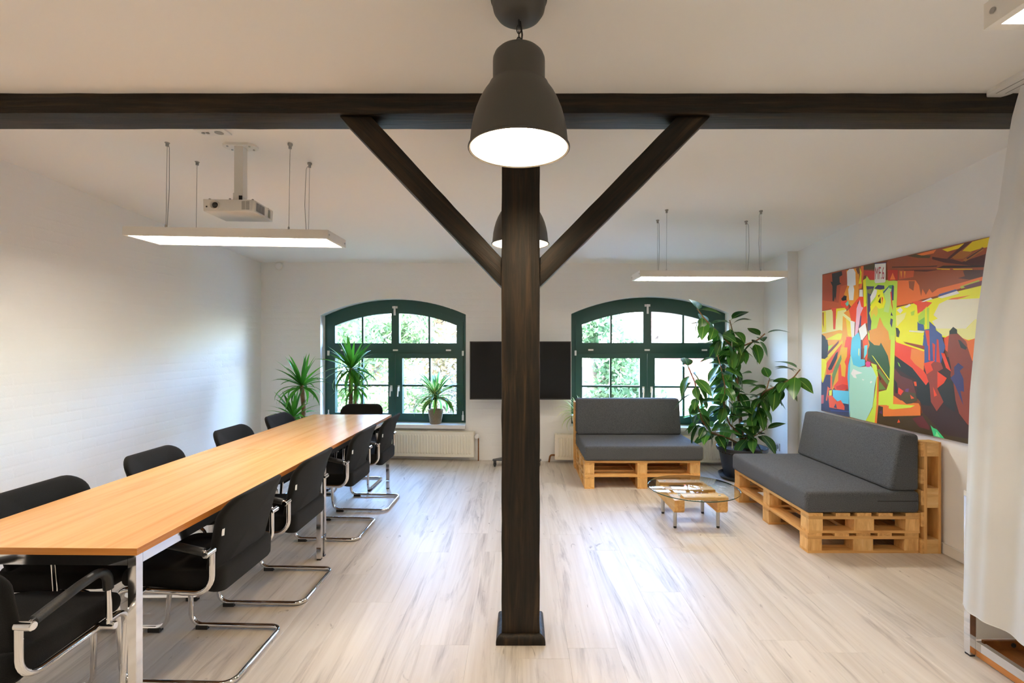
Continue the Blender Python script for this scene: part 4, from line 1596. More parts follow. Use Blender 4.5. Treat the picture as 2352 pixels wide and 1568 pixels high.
branches = [
    ('trunk', [(1704, 1036, 5.28), (1703, 985, 5.28), (1696, 920, 5.26), (1690, 850, 5.24), (1684, 800, 5.24)], 0.024, 0.011, 0.35),
    ('branch', [(1684, 800, 5.24), (1668, 782, 5.2), (1640, 754, 5.12), (1615, 728, 5.08), (1601, 708, 5.05)], 0.010, 0.006, 0.0),
    ('branch', [(1684, 800, 5.24), (1712, 792, 5.2), (1742, 780, 5.16), (1757, 766, 5.12)], 0.010, 0.006, 0.05),
    ('branch', [(1686, 790, 5.26), (1684, 765, 5.3), (1676, 735, 5.3)], 0.008, 0.005, 0.0),
    ('branch', [(1706, 1020, 5.27), (1722, 985, 5.2), (1738, 935, 5.1), (1752, 900, 5.0), (1790, 884, 4.92), (1822, 868, 4.86), (1838, 848, 4.82)], 0.012, 0.006, 0.25),
    ('branch', [(1742, 925, 5.08), (1762, 890, 5.05), (1768, 868, 5.05)], 0.007, 0.005, 0.1),
    ('branch', [(1700, 1020, 5.25), (1668, 1004, 5.15), (1634, 994, 5.02), (1612, 965, 4.98), (1600, 920, 4.96), (1597, 880, 4.98), (1580, 840, 5.0)], 0.011, 0.006, 0.25),
    ('branch', [(1702, 1000, 5.26), (1674, 972, 5.18), (1662, 930, 5.12), (1666, 890, 5.1), (1656, 845, 5.1), (1648, 815, 5.1)], 0.010, 0.005, 0.12),
    ('branch', [(1706, 1010, 5.25), (1735, 1000, 5.1), (1758, 985, 5.0)], 0.007, 0.004, 0.2),
]
rf = random.Random(42)
tips = []
for name, pts, r0, r1, bare in branches:
    P = fillet([wl(*p) for p in pts], 0.12, 4)
    part(name, tube(P, r0, 10, None, False, True, r1), M['ficus_bark'], fp, smooth=60)
    # leaf stations along the branch
    ln = [0.0]
    for a, c in zip(P[:-1], P[1:]): ln.append(ln[-1] + (c - a).length)
    tot = ln[-1]
    step = 0.0245
    d = tot * bare
    k = rf.randrange(10)
    while d <= tot + 1e-6:
        i = max(j for j in range(len(P) - 1) if ln[j] <= d + 1e-9)
        t = min(1, (d - ln[i]) / max(1e-6, ln[i + 1] - ln[i]))
        at = P[i].lerp(P[i + 1], t)
        ph = k * 2.39996 + rf.uniform(-0.4, 0.4)
        end = d > tot - 0.06
        el = rf.uniform(0.0, 0.9) if end else rf.choice((rf.uniform(-1.35, -0.5), rf.uniform(-1.2, -0.2), rf.uniform(-0.6, 0.5)))
        o = link('leaf', FL[rf.randrange(4)], fp)
        o.location = at + Vector((-math.sin(ph), math.cos(ph), 0)) * r1
        o.rotation_euler = (el, rf.uniform(-0.5, 0.5), ph)
        q_ = rf.uniform(0.85, 1.2)
        # keep blades clear of the wall
        tip = at + Vector((-math.sin(ph), math.cos(ph), 0)) * 0.26 * q_ * math.cos(el)
        if tip.x + FP.x > 2.90 or tip.y + FP.y > yb(FP.x) - 0.12:
            ph += PI
            o.rotation_euler = (el, 0.1, ph)
        o.scale = (q_, q_, q_)
        d += step
        k += 1
part('stake', tube([wl(1682, 1030, 5.2), wl(1681, 775, 5.2)], 0.006, 8), M['stake'], fp, smooth=60)
part('stake', tube([wl(1724, 1030, 5.22), wl(1722, 950, 5.22)], 0.005, 8), M['stake'], fp, smooth=60)
part('twine', tube([wl(1680, 925, 5.19), wl(1690, 924, 5.20), wl(1700, 922, 5.21), wl(1730, 918, 5.1)], 0.002, 6), M['stake'], fp, smooth=60)

# ------------------------------------------------------------------ picture on the right wall
pic = empty('painting', (xr(3.8) - 0.02, 3.8, 0.82), 0, 'wide unframed picture of a station platform in vivid flat colours', 'picture')
PO = Vector(pic.location)
CR = {'A': (1880, 590, 7.468), 'B': (1880, 780, 7.468), 'C': (2040, 540, 6.274), 'D': (2030, 770, 6.03), 'P': (0, 0, 1)}


def on_wall(px, py, off):
    """photo pixel to a point on the picture's face, off metres in front of it"""
    a, bq = 2.97 - 0.034 * 3.25 - 0.022, 0.034
    Y = a / ((px - CX) / F - bq)
    n = Vector((-1, 0.034, 0)).normalized()
    return Vector((a + bq * Y, Y, CH + (CY - py) * Y / F)) + n * off - PO


def pic_pt(c, x, y):
    x0, y0, s = CR[c]
    return (x0 + x / s, y0 + y / s)


cv = bmesh.new()
corn = [(1889, 630), (2284, 541.2), (2284, 1032.5), (1886.5, 943)]
fr_ = [cv.verts.new(on_wall(x, y, 0)) for x, y in corn]
bk_ = [cv.verts.new(on_wall(x, y, -0.02)) for x, y in corn]
cv.faces.new(fr_)
cv.faces.new(list(reversed(bk_)))
for i in range(4):
    j = (i + 1) % 4
    cv.faces.new((fr_[i], bk_[i], bk_[j], fr_[j]))
for f in cv.faces: f.material_index = 0
part('canvas', cv, pmat('print_base', srgb('8a4a2a'), 0.45), pic)

PAINT = [
    ('a04528', 'A', [(60, 315), (480, 215), (520, 900), (60, 930)]),
    ('b5522a', 'A', [(380, 500), (500, 470), (520, 900), (330, 900)]),
    ('262222', 'A', [(230, 285), (400, 240), (410, 310), (360, 340), (365, 440), (395, 460), (315, 490), (305, 640), (300, 760), (285, 680), (265, 760), (240, 750), (240, 500), (205, 420), (240, 430)]),
    ('b5522a', 'A', [(60, 740), (380, 790), (470, 880), (200, 880), (60, 930)]),
    ('dccf8a', 'A', [(60, 930), (250, 895), (480, 900), (460, 1270), (60, 1325)]),
    ('dcc820', 'A', [(62, 940), (125, 930), (135, 1280), (60, 1290)]),
    ('8a3020', 'A', [(68, 950), (90, 950), (88, 1230), (72, 1150)]),
    ('c9452a', 'A', [(215, 880), (310, 870), (290, 1240), (255, 1240), (245, 940)]),
    ('dcc820', 'A', [(305, 885), (460, 870), (470, 900), (330, 930), (310, 1060), (298, 1060)]),
    ('e0951e', 'A', [(58, 1320), (370, 1250), (560, 1320), (560, 1568), (56, 1568)]),
    ('e8cf1c', 'A', [(150, 1400), (330, 1310), (410, 1310), (390, 1400), (240, 1568), (150, 1568)]),
    ('e0951e', 'A', [(420, 980), (600, 1000), (580, 1568), (400, 1568)]),
    ('e8c01c', 'A', [(470, 1060), (555, 1080), (570, 1380), (500, 1340)]),
    ('e2d79a', 'A', [(410, 1000), (450, 920), (560, 1060), (540, 1110)]),
    ('e08a2a', 'A', [(430, 960), (520, 900), (620, 1000), (560, 1060)]),
    ('d8401f', 'A', [(480, 1370), (570, 1370), (570, 1568), (470, 1568)]),
    ('e08a1e', 'A', [(480, 230), (650, 190), (700, 200), (690, 780), (600, 900), (520, 800), (440, 640), (500, 480)]),
    ('ddd9d2', 'A', [(490, 250), (530, 205), (600, 200), (635, 260), (640, 480), (600, 490), (615, 560), (600, 740), (530, 740), (510, 560), (530, 500), (495, 490)]),
    ('6a3a1e', 'A', [(640, 200), (710, 180), (715, 260), (680, 300), (660, 250)]),
    ('dd6a2a', 'A', [(725, 160), (775, 152), (775, 320), (740, 540), (690, 550), (705, 460)]),
    ('e8cf1c', 'A', [(705, 170), (740, 260), (735, 420), (745, 455), (690, 465), (715, 300)]),
    ('4a3e22', 'A', [(775, 155), (985, 105), (975, 210), (780, 215)]),
    ('b8352a', 'A', [(780, 225), (975, 240), (975, 410), (870, 400), (820, 310), (780, 330)]),
    ('d8401f', 'A', [(620, 780), (700, 680), (770, 680), (835, 820), (840, 1130), (740, 1180), (560, 1080), (520, 900)]),
    ('2d2030', 'A', [(670, 790), (690, 740), (685, 860)]),
    ('dba5bd', 'A', [(655, 880), (710, 730), (735, 850), (770, 870), (720, 980), (700, 1150), (650, 1420), (620, 1390), (650, 1000)]),
    ('3a3060', 'A', [(720, 1000), (735, 1010), (730, 1180), (695, 1220)]),
    ('ddd9d2', 'A', [(705, 560), (760, 560), (765, 680), (700, 680)]),
    ('e8cf1c', 'A', [(765, 400), (815, 365), (820, 840), (780, 860)]),
    ('231d1f', 'A', [(390, 720), (440, 660), (485, 670), (480, 740), (420, 760)]),
    ('d23c22', 'A', [(385, 760), (480, 740), (520, 850), (480, 890), (385, 830)]),
    ('62b8a8', 'A', [(460, 800), (510, 745), (520, 810), (490, 850)]),
    ('e6e0d4', 'A', [(690, 1230), (805, 1130), (838, 1310), (735, 1450)]),
    ('e6e0d4', 'A', [(545, 1090), (625, 1110), (612, 1370), (570, 1385)]),
    ('d8501f', 'A', [(760, 1440), (840, 1330), (860, 1568), (770, 1568)]),
    # carriage front
    ('a9c83f', 'A', [(812, 385), (830, 320), (880, 395), (1362, 395), (1310, 1568), (860, 1568)]),
    ('3a3660', 'A', [(822, 500), (960, 505), (905, 650), (890, 800), (910, 880), (870, 960), (910, 1100), (890, 1350), (845, 1250), (838, 600)]),
    ('77793a', 'A', [(835, 560), (930, 540), (900, 640), (850, 620)]),
    ('c9b83a', 'A', [(890, 860), (1010, 800), (1020, 960), (990, 1030), (950, 970), (905, 1060)]),
    ('e6dfd2', 'A', [(890, 680), (960, 550), (1020, 570), (980, 680), (895, 790)]),
    ('e8d41c', 'A', [(1010, 560), (1100, 560), (1110, 650), (1155, 760), (1120, 870), (1040, 890), (985, 830), (900, 940), (890, 840), (980, 730)]),
    ('7a5a20', 'A', [(1020, 660), (1060, 640), (1040, 700)]),
    ('231d1f', 'A', [(1025, 770), (1070, 680), (1072, 800)]),
    ('d84020', 'A', [(1085, 680), (1110, 700), (1090, 820)]),
    ('a8c878', 'A', [(1125, 620), (1200, 510), (1262, 550), (1240, 760), (1205, 955), (1120, 935), (1160, 760)]),
    ('2b4a80', 'A', [(1110, 600), (1215, 490), (1220, 505), (1125, 620), (1140, 660)]),
    ('35305e', 'A', [(960, 540), (1020, 480), (1130, 490), (1135, 545), (1060, 560)]),
    ('3f9a4a', 'A', [(1200, 490), (1290, 475), (1270, 545), (1220, 540)]),
    ('35305e', 'A', [(1265, 490), (1297, 495), (1290, 740), (1250, 750), (1245, 620)]),
    ('c8402a', 'A', [(1235, 600), (1255, 590), (1280, 930), (1255, 830)]),
    ('35305e', 'A', [(1240, 1050), (1278, 1070), (1262, 1215), (1230, 1140)]),
    ('35305e', 'A', [(1255, 940), (1278, 1010), (1240, 1000)]),
    ('c98a30', 'A', [(870, 1260), (1000, 1220), (1055, 1030), (1120, 1180), (1200, 1280), (1245, 1568), (900, 1568)]),
    ('c98a30', 'B', [(860, 0), (1250, 0), (1232, 560), (1190, 300), (860, 130)]),
    ('e08a30', 'A', [(1362, 400), (1419, 400), (1419, 820), (1345, 845)]),
    ('9a4a28', 'A', [(1175, 90), (1419, 30), (1419, 410), (1362, 400), (1200, 400)]),
    ('b8352a', 'A', [(1180, 235), (1368, 220), (1350, 400), (1200, 410), (1230, 300)]),
    ('d9702e', 'A', [(1225, 400), (1270, 270), (1330, 390)]),
    ('2e2a60', 'A', [(960, 105), (1165, 90), (1165, 112), (980, 130)]),
    ('57b4d0', 'A', [(580, 1390), (690, 1290), (740, 1450), (750, 1568), (565, 1568)]),
    ('d8562a', 'B', [(800, 0), (860, 0), (850, 250), (830, 380), (800, 330)]),
    ('57b4d0', 'B', [(570, 0), (730, 0), (740, 330), (800, 340), (800, 440), (700, 470), (600, 430), (550, 250)]),
    ('5fc0c8', 'B', [(790, 100), (845, 90), (830, 240), (780, 330)]),
    ('5a1f30', 'B', [(728, 0), (748, 0), (748, 335), (728, 335)]),
    ('e6e0a0', 'B', [(690, 150), (705, 150), (702, 290), (685, 250)]),
    # lower left
    ('e8951c', 'B', [(50, 0), (560, 0), (545, 300), (400, 640), (240, 860), (60, 700)]),
    ('d8401f', 'B', [(470, 0), (565, 0), (550, 250), (510, 450), (510, 640), (535, 800), (450, 872), (300, 862), (260, 800), (340, 700), (350, 380), (420, 300)]),
    ('b82a18', 'B', [(305, 800), (420, 760), (535, 790), (520, 840), (400, 860), (310, 845)]),
    ('e8a51c', 'B', [(390, 130), (500, 130), (490, 290), (450, 380), (475, 450), (460, 640), (400, 620), (385, 430), (350, 400)]),
    ('e8cf1c', 'B', [(50, 330), (150, 330), (140, 450), (75, 750), (45, 600)]),
    ('a9c83f', 'B', [(170, 110), (260, 80), (170, 195)]),
    ('6a2a1a', 'B', [(170, 200), (355, 10), (345, 60), (150, 300)]),
    ('e8b81c', 'B', [(100, 330), (345, 70), (420, 0), (420, 70), (350, 130), (150, 370)]),
    ('d8562a', 'B', [(140, 400), (350, 130), (410, 60), (330, 300), (250, 560), (140, 610)]),
    ('262222', 'B', [(165, 500), (300, 230), (340, 200), (320, 320), (230, 510), (190, 525)]),
    ('5f7a35', 'B', [(390, 250), (400, 330), (300, 600), (240, 830), (238, 600), (280, 470)]),
    ('231d1f', 'A', [(55, 1320), (120, 1370), (160, 1500), (165, 1568), (50, 1568)]),
    ('231d1f', 'B', [(50, 0), (155, 0), (172, 100), (160, 290), (110, 330), (50, 320)]),
    ('28264a', 'B', [(130, 600), (210, 600), (220, 850), (180, 1000), (300, 1080), (450, 1085), (530, 1120), (535, 1335), (40, 1205), (45, 950), (80, 740)]),
    ('28264a', 'B', [(45, 720), (80, 740), (60, 960), (42, 960)]),
    ('d86a72', 'B', [(48, 950), (95, 945), (90, 1090), (45, 1100)]),
    ('d8562a', 'B', [(210, 600), (240, 640), (240, 840), (180, 860), (150, 1050), (130, 1040), (160, 800), (205, 840)]),
    ('d8d040', 'B', [(185, 870), (235, 860), (230, 955), (185, 960)]),
    ('57b4d0', 'B', [(245, 858), (520, 880), (520, 1105), (430, 1090), (330, 1060), (250, 980)]),
    ('d84a22', 'B', [(170, 955), (240, 960), (320, 1060), (385, 1035), (450, 1140), (450, 1205), (300, 1180), (190, 1160)]),
    ('28264a', 'B', [(265, 1160), (300, 1090), (320, 1175)]),
    ('2a3a78', 'B', [(200, 1200), (530, 1225), (530, 1240), (220, 1225)]),
    # pale cloth
    ('57b4d0', 'B', [(515, 440), (560, 250), (560, 1000), (530, 1320), (520, 900), (500, 640)]),
    ('9ac8bc', 'B', [(555, 240), (600, 430), (700, 470), (900, 450), (980, 540), (1000, 640), (970, 800), (950, 1000), (930, 1150), (870, 1280), (810, 1392), (545, 1322), (530, 900), (540, 600)]),
    ('e6e0d4', 'B', [(560, 580), (600, 500), (680, 540), (760, 570), (680, 590), (640, 600), (660, 660), (610, 650)]),
    ('e6e0d4', 'B', [(885, 730), (905, 705), (930, 720), (900, 750)]),
    ('e6e0d4', 'B', [(745, 670), (790, 685), (770, 700)]),
    ('c84a80', 'B', [(808, 400), (840, 365), (895, 385), (890, 465), (830, 470)]),
    ('b6cc40', 'B', [(930, 480), (905, 400), (1000, 430), (1030, 640), (1000, 1000), (1030, 1100), (970, 1430), (810, 1390), (870, 1290), (930, 1170), (980, 850), (1000, 640)]),
    ('d0702f', 'B', [(1010, 640), (1035, 620), (1035, 1250), (1005, 1435), (965, 1430), (1000, 1100)]),
    ('33502f', 'B', [(860, 0), (930, 60), (960, 90), (1050, 100), (1075, 50), (1140, 170), (1195, 280), (1230, 470), (1225, 690), (1050, 450), (920, 380), (850, 300), (850, 180), (880, 90)]),
    ('b6cc40', 'B', [(1245, 0), (1315, 0), (1290, 1090), (1419, 1110), (1419, 1160), (1240, 1190), (1180, 1120), (1030, 1120), (1040, 890), (1170, 860), (1225, 690)]),
    ('5f7a35', 'B', [(1000, 520), (1050, 500), (1220, 720), (1190, 780)]),
    ('262222', 'B', [(1035, 600), (1080, 680), (1060, 700)]),
    ('5f7a35', 'B', [(1040, 690), (1165, 850), (1040, 860)]),
    ('e8d040', 'B', [(915, 262), (945, 285), (1242, 705), (1212, 690)]),
    ('d0702f', 'B', [(1030, 1125), (1180, 1120), (1240, 1190), (1419, 1160), (1419, 1305), (1110, 1310), (1100, 1150)]),
    ('3e3018', 'B', [(1030, 1140), (1110, 1150), (1110, 1305), (1419, 1315), (1419, 1540), (1005, 1432)]),
    ('5a3060', 'B', [(1045, 1245), (1090, 1205), (1100, 1280)]),
    # right half
    ('8a4526', 'C', [(0, 362), (1600, -2), (1600, 620), (700, 820), (130, 1015), (140, 660), (0, 640)]),
    ('d9702e', 'C', [(380, 285), (700, 205), (660, 260), (470, 300)]),
    ('4a3e22', 'C', [(280, 300), (400, 270), (480, 290), (620, 290), (600, 330), (430, 325)]),
    ('c9b010', 'C', [(780, 205), (1100, 118), (1060, 180), (860, 238)]),
    ('c9b010', 'C', [(1070, 230), (1220, 92), (1500, 20), (1500, 160), (1340, 190), (1180, 240)]),
    ('9a6028', 'C', [(910, 300), (1000, 220), (1230, 240), (1090, 340), (960, 345)]),
    ('47221f', 'C', [(790, 395), (1110, 112), (1225, 85), (860, 370)]),
    ('47221f', 'C', [(640, 310), (800, 335), (930, 345), (1070, 385), (1500, 240), (1500, 470), (1090, 425), (820, 395), (640, 345)]),
    ('9a6028', 'C', [(1080, 360), (1370, 165), (1380, 215), (1120, 380)]),
    ('47221f', 'C', [(1130, 330), (1380, 175), (1380, 190), (1150, 345)]),
    ('2a1c18', 'C', [(60, 455), (500, 448), (720, 438), (700, 452), (280, 465), (60, 466)]),
    ('2a1c18', 'C', [(720, 470), (800, 438), (1450, 438), (1450, 458), (1000, 470)]),
    ('d8b020', 'C', [(700, 480), (895, 485), (895, 496), (720, 494)]),
    ('d8b020', 'C', [(935, 483), (1220, 485), (1220, 495), (950, 496)]),
    ('5a2a20', 'C', [(230, 500), (560, 495), (790, 490), (560, 525), (240, 515)]),
    ('4a2a28', 'C', [(1085, 510), (1120, 500), (1500, 500), (1500, 560), (1180, 640), (1010, 620), (1110, 590)]),
    ('b5502a', 'C', [(160, 510), (380, 510), (370, 600), (160, 640)]),
    ('d89030', 'C', [(180, 520), (205, 520), (195, 620)]),
    ('d89030', 'C', [(235, 520), (255, 520), (245, 625)]),
    ('b03020', 'C', [(0, 500), (145, 500), (140, 640), (0, 650)]),
    ('d9702e', 'C', [(30, 640), (70, 540), (110, 640)]),
    ('d9692e', 'C', [(140, 650), (400, 650), (450, 720), (480, 880), (500, 770), (550, 860), (600, 770), (640, 830), (720, 770), (1040, 690), (1500, 560), (1500, 620), (720, 870), (480, 930), (340, 980), (130, 1020)]),
    ('8a4a2a', 'C', [(300, 660), (390, 660), (370, 800), (310, 760)]),
    ('a0a83a', 'C', [(1040, 740), (1320, 640), (1320, 690), (1060, 770)]),
    ('5a3040', 'C', [(1090, 735), (1500, 610), (1500, 680), (1150, 775)]),
    # bright opening
    ('e8d420', 'C', [(120, 1045), (340, 990), (480, 960), (720, 900), (1040, 800), (1500, 690), (1500, 1500), (1140, 1525), (800, 1470), (520, 1400), (520, 1568), (110, 1545)]),
    ('d3482a', 'C', [(340, 960), (480, 940), (640, 970), (600, 1010), (520, 1080), (430, 1130), (420, 1010)]),
    ('e6e0d4', 'C', [(130, 1080), (180, 1040), (220, 1080), (180, 1130)]),
    ('e6e0d4', 'C', [(230, 1040), (310, 990), (335, 1005), (280, 1045)]),
    ('ddd98a', 'C', [(120, 1160), (270, 1110), (240, 1200), (130, 1320)]),
    ('a9c83f', 'C', [(330, 1110), (390, 1080), (380, 1150), (340, 1160)]),
    ('3f4f8a', 'C', [(720, 885), (740, 850), (980, 778), (1005, 800)]),
    ('e6e0d4', 'C', [(720, 892), (1000, 800), (1035, 840), (780, 908)]),
    ('e6e0d4', 'C', [(480, 962), (620, 900), (650, 920), (520, 960)]),
    ('d8702e', 'C', [(815, 950), (930, 905), (1190, 865), (1000, 925)]),
    ('d6d0be', 'C', [(740, 990), (860, 930), (1500, 900), (1500, 1180), (1260, 1210), (1130, 1345), (700, 1345), (640, 1240), (720, 1200), (660, 1150)]),
    ('ddd08a', 'C', [(700, 1345), (1140, 1345), (1260, 1210), (1500, 1180), (1500, 1470), (1140, 1505), (760, 1440)]),
    ('a9c83f', 'C', [(440, 1160), (530, 1060), (600, 1040), (590, 1350), (530, 1350), (530, 1280), (440, 1260)]),
    ('e8d420', 'C', [(540, 1060), (560, 1020), (570, 1350), (535, 1350)]),
    ('6aa840', 'C', [(445, 1240), (530, 1180), (530, 1290), (460, 1280)]),
    ('31508f', 'C', [(430, 1240), (450, 1270), (520, 1290), (530, 1380), (430, 1370)]),
    ('e6e0c0', 'C', [(310, 1370), (520, 1385), (510, 1405), (310, 1390)]),
    ('2c2a24', 'C', [(115, 1330), (150, 1340), (175, 1390), (160, 1470), (125, 1460)]),
    # lower right
    ('38231f', 'D', [(140, 300), (1400, 300), (1400, 1500), (830, 1370), (540, 1060), (500, 880), (140, 880)]),
    ('d0702f', 'D', [(130, 830), (240, 800), (300, 930), (490, 940), (515, 990), (515, 1110), (0, 1125), (0, 1000), (130, 950)]),
    ('5e2f2a', 'D', [(150, 450), (240, 560), (400, 620), (450, 800), (440, 900), (240, 900), (140, 830)]),
    ('d8402a', 'D', [(210, 720), (280, 770), (240, 830), (200, 800)]),
    ('262625', 'D', [(145, 600), (190, 660), (205, 800), (165, 800)]),
    ('5f3a6a', 'D', [(310, 740), (355, 735), (345, 790), (300, 775)]),
    ('4a4127', 'D', [(220, 870), (300, 780), (440, 800), (470, 900), (400, 940), (320, 950)]),
    ('d8502a', 'D', [(370, 820), (430, 870), (385, 880)]),
    ('d8502a', 'D', [(420, 640), (455, 640), (465, 700), (435, 700)]),
    ('262625', 'D', [(160, 310), (400, 430), (560, 540), (640, 700), (660, 980), (540, 960), (460, 850), (470, 620), (350, 560), (160, 440)]),
    ('7ab040', 'D', [(195, 365), (220, 390), (240, 440), (215, 420)]),
    ('e2452b', 'D', [(165, 70), (580, 210), (560, 490), (640, 620), (590, 690), (400, 450), (150, 270)]),
    ('e87b34', 'D', [(390, 180), (575, 220), (558, 490), (440, 400), (375, 320)]),
    ('e8d420', 'D', [(240, 0), (560, 0), (555, 145), (280, 90)]),
    ('8f3a24', 'D', [(270, 85), (565, 145), (575, 190), (300, 100)]),
    ('f0d020', 'D', [(170, 68), (572, 200), (562, 222), (180, 95)]),
    ('2a2826', 'D', [(750, 730), (870, 590), (960, 640), (1005, 870), (990, 1060), (840, 960)]),
    ('d9692e', 'D', [(1080, 30), (1180, 70), (1400, 0), (1400, 420), (1230, 350), (1160, 150)]),
    ('7d3828', 'D', [(910, 20), (1040, 0), (1140, 80), (1230, 350), (1400, 420), (1400, 1400), (1165, 1230), (1050, 1080), (1000, 900), (970, 640), (930, 560), (940, 450), (890, 230)]),
    ('7d3828', 'C', [(890, 1415), (1000, 1405), (1130, 1530), (1150, 1590), (860, 1590)]),
    ('26261f', 'C', [(890, 1380), (945, 1320), (1000, 1360), (1003, 1420), (890, 1425)]),
    ('d8502a', 'D', [(840, 40), (910, 0), (890, 230), (860, 200)]),
    ('2a2826', 'D', [(1035, 60), (1070, 70), (1160, 170), (1140, 200), (1075, 170)]),
    ('3a3763', 'D', [(980, 440), (1040, 380), (1115, 440), (1060, 490), (1110, 600), (1120, 780), (1070, 770), (1110, 970), (1060, 850), (1000, 700), (930, 590), (985, 540)]),
    ('3f4f8a', 'C', [(600, 1240), (690, 1320), (700, 1370), (780, 1430), (815, 1590), (505, 1590), (530, 1360), (600, 1350)]),
    ('3f4f8a', 'D', [(555, 0), (800, 0), (860, 150), (800, 385), (570, 385), (570, 150)]),
    ('c33a28', 'D', [(620, 0), (640, 0), (650, 350), (625, 340)]),
    ('c33a28', 'D', [(680, 100), (720, 130), (712, 350), (690, 340)]),
    ('c33a28', 'D', [(740, 50), (765, 60), (790, 385), (735, 365)]),
    ('c33a28', 'C', [(540, 1370), (600, 1370), (600, 1590), (575, 1590)]),
    ('8a3a2c', 'D', [(560, 430), (640, 350), (800, 380), (830, 460), (760, 500), (750, 740), (835, 920), (740, 1050), (660, 920), (640, 680), (610, 590)]),
    ('e2452b', 'D', [(560, 385), (720, 345), (660, 400), (690, 480), (600, 540)]),
    ('e2452b', 'D', [(750, 500), (880, 590), (840, 660), (750, 730)]),
    ('e2452b', 'D', [(800, 240), (850, 250), (940, 500), (870, 450)]),
    ('e2452b', 'D', [(690, 710), (745, 830), (705, 850)]),
    ('b6cc40', 'D', [(105, 0), (165, 0), (135, 950), (440, 970), (380, 1000), (130, 1025), (75, 1010)]),
    ('3e3018', 'D', [(0, 1122), (515, 1110), (545, 1060), (830, 1370), (1400, 1470), (1400, 1570), (1150, 1512), (0, 1242)]),
    ('5c2424', 'D', [(400, 1150), (540, 1110), (640, 1260), (640, 1310), (500, 1270)]),
    ('d84a22', 'D', [(193, 1210), (212, 1160), (235, 1205)]),
    ('36b070', 'D', [(655, 1240), (690, 1280), (740, 1300), (855, 1435), (700, 1400)]),
    ('7ad090', 'D', [(720, 1390), (740, 1330), (790, 1410)]),
    ('e0d8ce', 'A', [(975, 120), (1165, 104), (1160, 415), (1140, 436), (985, 450), (970, 425)]),
]
pb_ = bmesh.new()
pmats, pidx = [], {}
ed0 = 0.0004
for k, (hexc, crp, pts) in enumerate(PAINT):
    if hexc not in pidx:
        pidx[hexc] = len(pmats)
        pmats.append(pmat('print_' + hexc, tuple(min(0.92, v * 1.4) for v in srgb(hexc)), 0.4))
    off = ed0 + 0.00002 * k
    px = [pic_pt(crp, x, y) for x, y in pts]
    # clip to the picture's outline
    def clip(poly, inside, inter):
        out = []
        for i in range(len(poly)):
            a, c = poly[i - 1], poly[i]
            ia, ic = inside(a), inside(c)
            if ia != ic: out.append(inter(a, c))
            if ic: out.append(c)
        return out
    for i in range(4):
        (ax, ay), (bx, by) = corn[i], corn[(i + 1) % 4]
        sd_ = lambda p: (bx - ax) * (p[1] - ay) - (by - ay) * (p[0] - ax)
        def it(a, c, sd_=sd_):
            u, v = sd_(a), sd_(c)
            t = u / (u - v)
            return (a[0] + (c[0] - a[0]) * t, a[1] + (c[1] - a[1]) * t)
        px = clip(px, lambda p: sd_(p) >= 0, it)
        if len(px) < 3: break
    if len(px) < 3: continue
    P3 = [on_wall(x, y, off) for x, y in px]
    vs = [pb_.verts.new(p) for p in P3]
    for tri in tessellate_polygon([[Vector((x, y, 0)) for x, y in px]]):
        try:
            f = pb_.faces.new([vs[i] for i in tri])
            f.material_index = pidx[hexc]
        except ValueError:
            pass
me = bpy.data.meshes.new('print')
pb_.to_mesh(me)
pb_.free()
for m in pmats: me.materials.append(m)
link('print', me, pic)
# lettering on the white sign
fc = bpy.data.curves.new('sign_text', 'FONT')
fc.body = 'MF.6'
fc.size = 1.0
fo = bpy.data.objects.new('sign_text', fc)
COL.objects.link(fo)
bpy.context.view_layer.update()
tm = bpy.data.meshes.new_from_object(fo.evaluated_get(bpy.context.evaluated_depsgraph_get()))
bpy.data.objects.remove(fo)
co = [v.co.copy() for v in tm.vertices]
mnx, mxx = min(c.x for c in co), max(c.x for c in co)
mny, mxy = min(c.y for c in co), max(c.y for c in co)
q4 = [pic_pt('A', *p) for p in ((978, 385), (1137, 380), (1138, 165), (985, 172))]
w4 = [on_wall(x, y, ed0 + 0.00002 * len(PAINT) + 0.0004) for x, y in q4]
for v in tm.vertices:
    s, t = (v.co.x - mnx) / (mxx - mnx), (v.co.y - mny) / (mxy - mny)
    v.co = (w4[0] * (1 - s) + w4[1] * s) * (1 - t) + (w4[3] * (1 - s) + w4[2] * s) * t
tm.materials.append(pmat('sign_red', srgb('b83848'), 0.45))
link('lettering', tm, pic)

# ------------------------------------------------------------------ curtain on its ceiling rail, chrome trolley behind it
rail = empty('curtain_rail', (2.34, 2.24, zc(2.31, 2.24)), 0, 'white curved ceiling curtain rail with a rounded end', 'rail')
ro = [(0.06 * math.cos(a), 0.10 + 0.06 * math.sin(a)) for a in [PI * k / 10 for k in range(11)]] + [(-0.06, -1.9), (0.06, -1.9)]
part('track', prism(ro, lambda u, v, d: (u, v, d), -0.024, 0.002, 0.003), M['white_plastic'], rail, smooth=40)
sb_ = bmesh.new()
for x in (-0.028, 0.018):
    box(x, x + 0.004, -1.85, 0.11, -0.0252, -0.023, 0, 2, sb_)
part('slot', sb_, M['grey_plastic'], rail)

cu = empty('curtain', (2.2, 1.5, 0), 0, 'sheer white curtain hanging at the picture edge and hiding a chrome trolley', 'curtain')
EDGE = [(2.7, 2.325), (2.668, 2.318), (2.546, 2.282), (2.445, 2.264), (2.10, 2.215), (1.938, 2.165), (1.61, 2.118), (1.25, 2.085), (0.54, 2.066), (0.2, 2.06)]


def edge_x(z):
    for (za, xa), (zb_, xb_) in zip(EDGE[:-1], EDGE[1:]):
        if z >= zb_:
            return xb_ + (xa - xb_) * (z - zb_) / (za - zb_)
    return EDGE[-1][1]


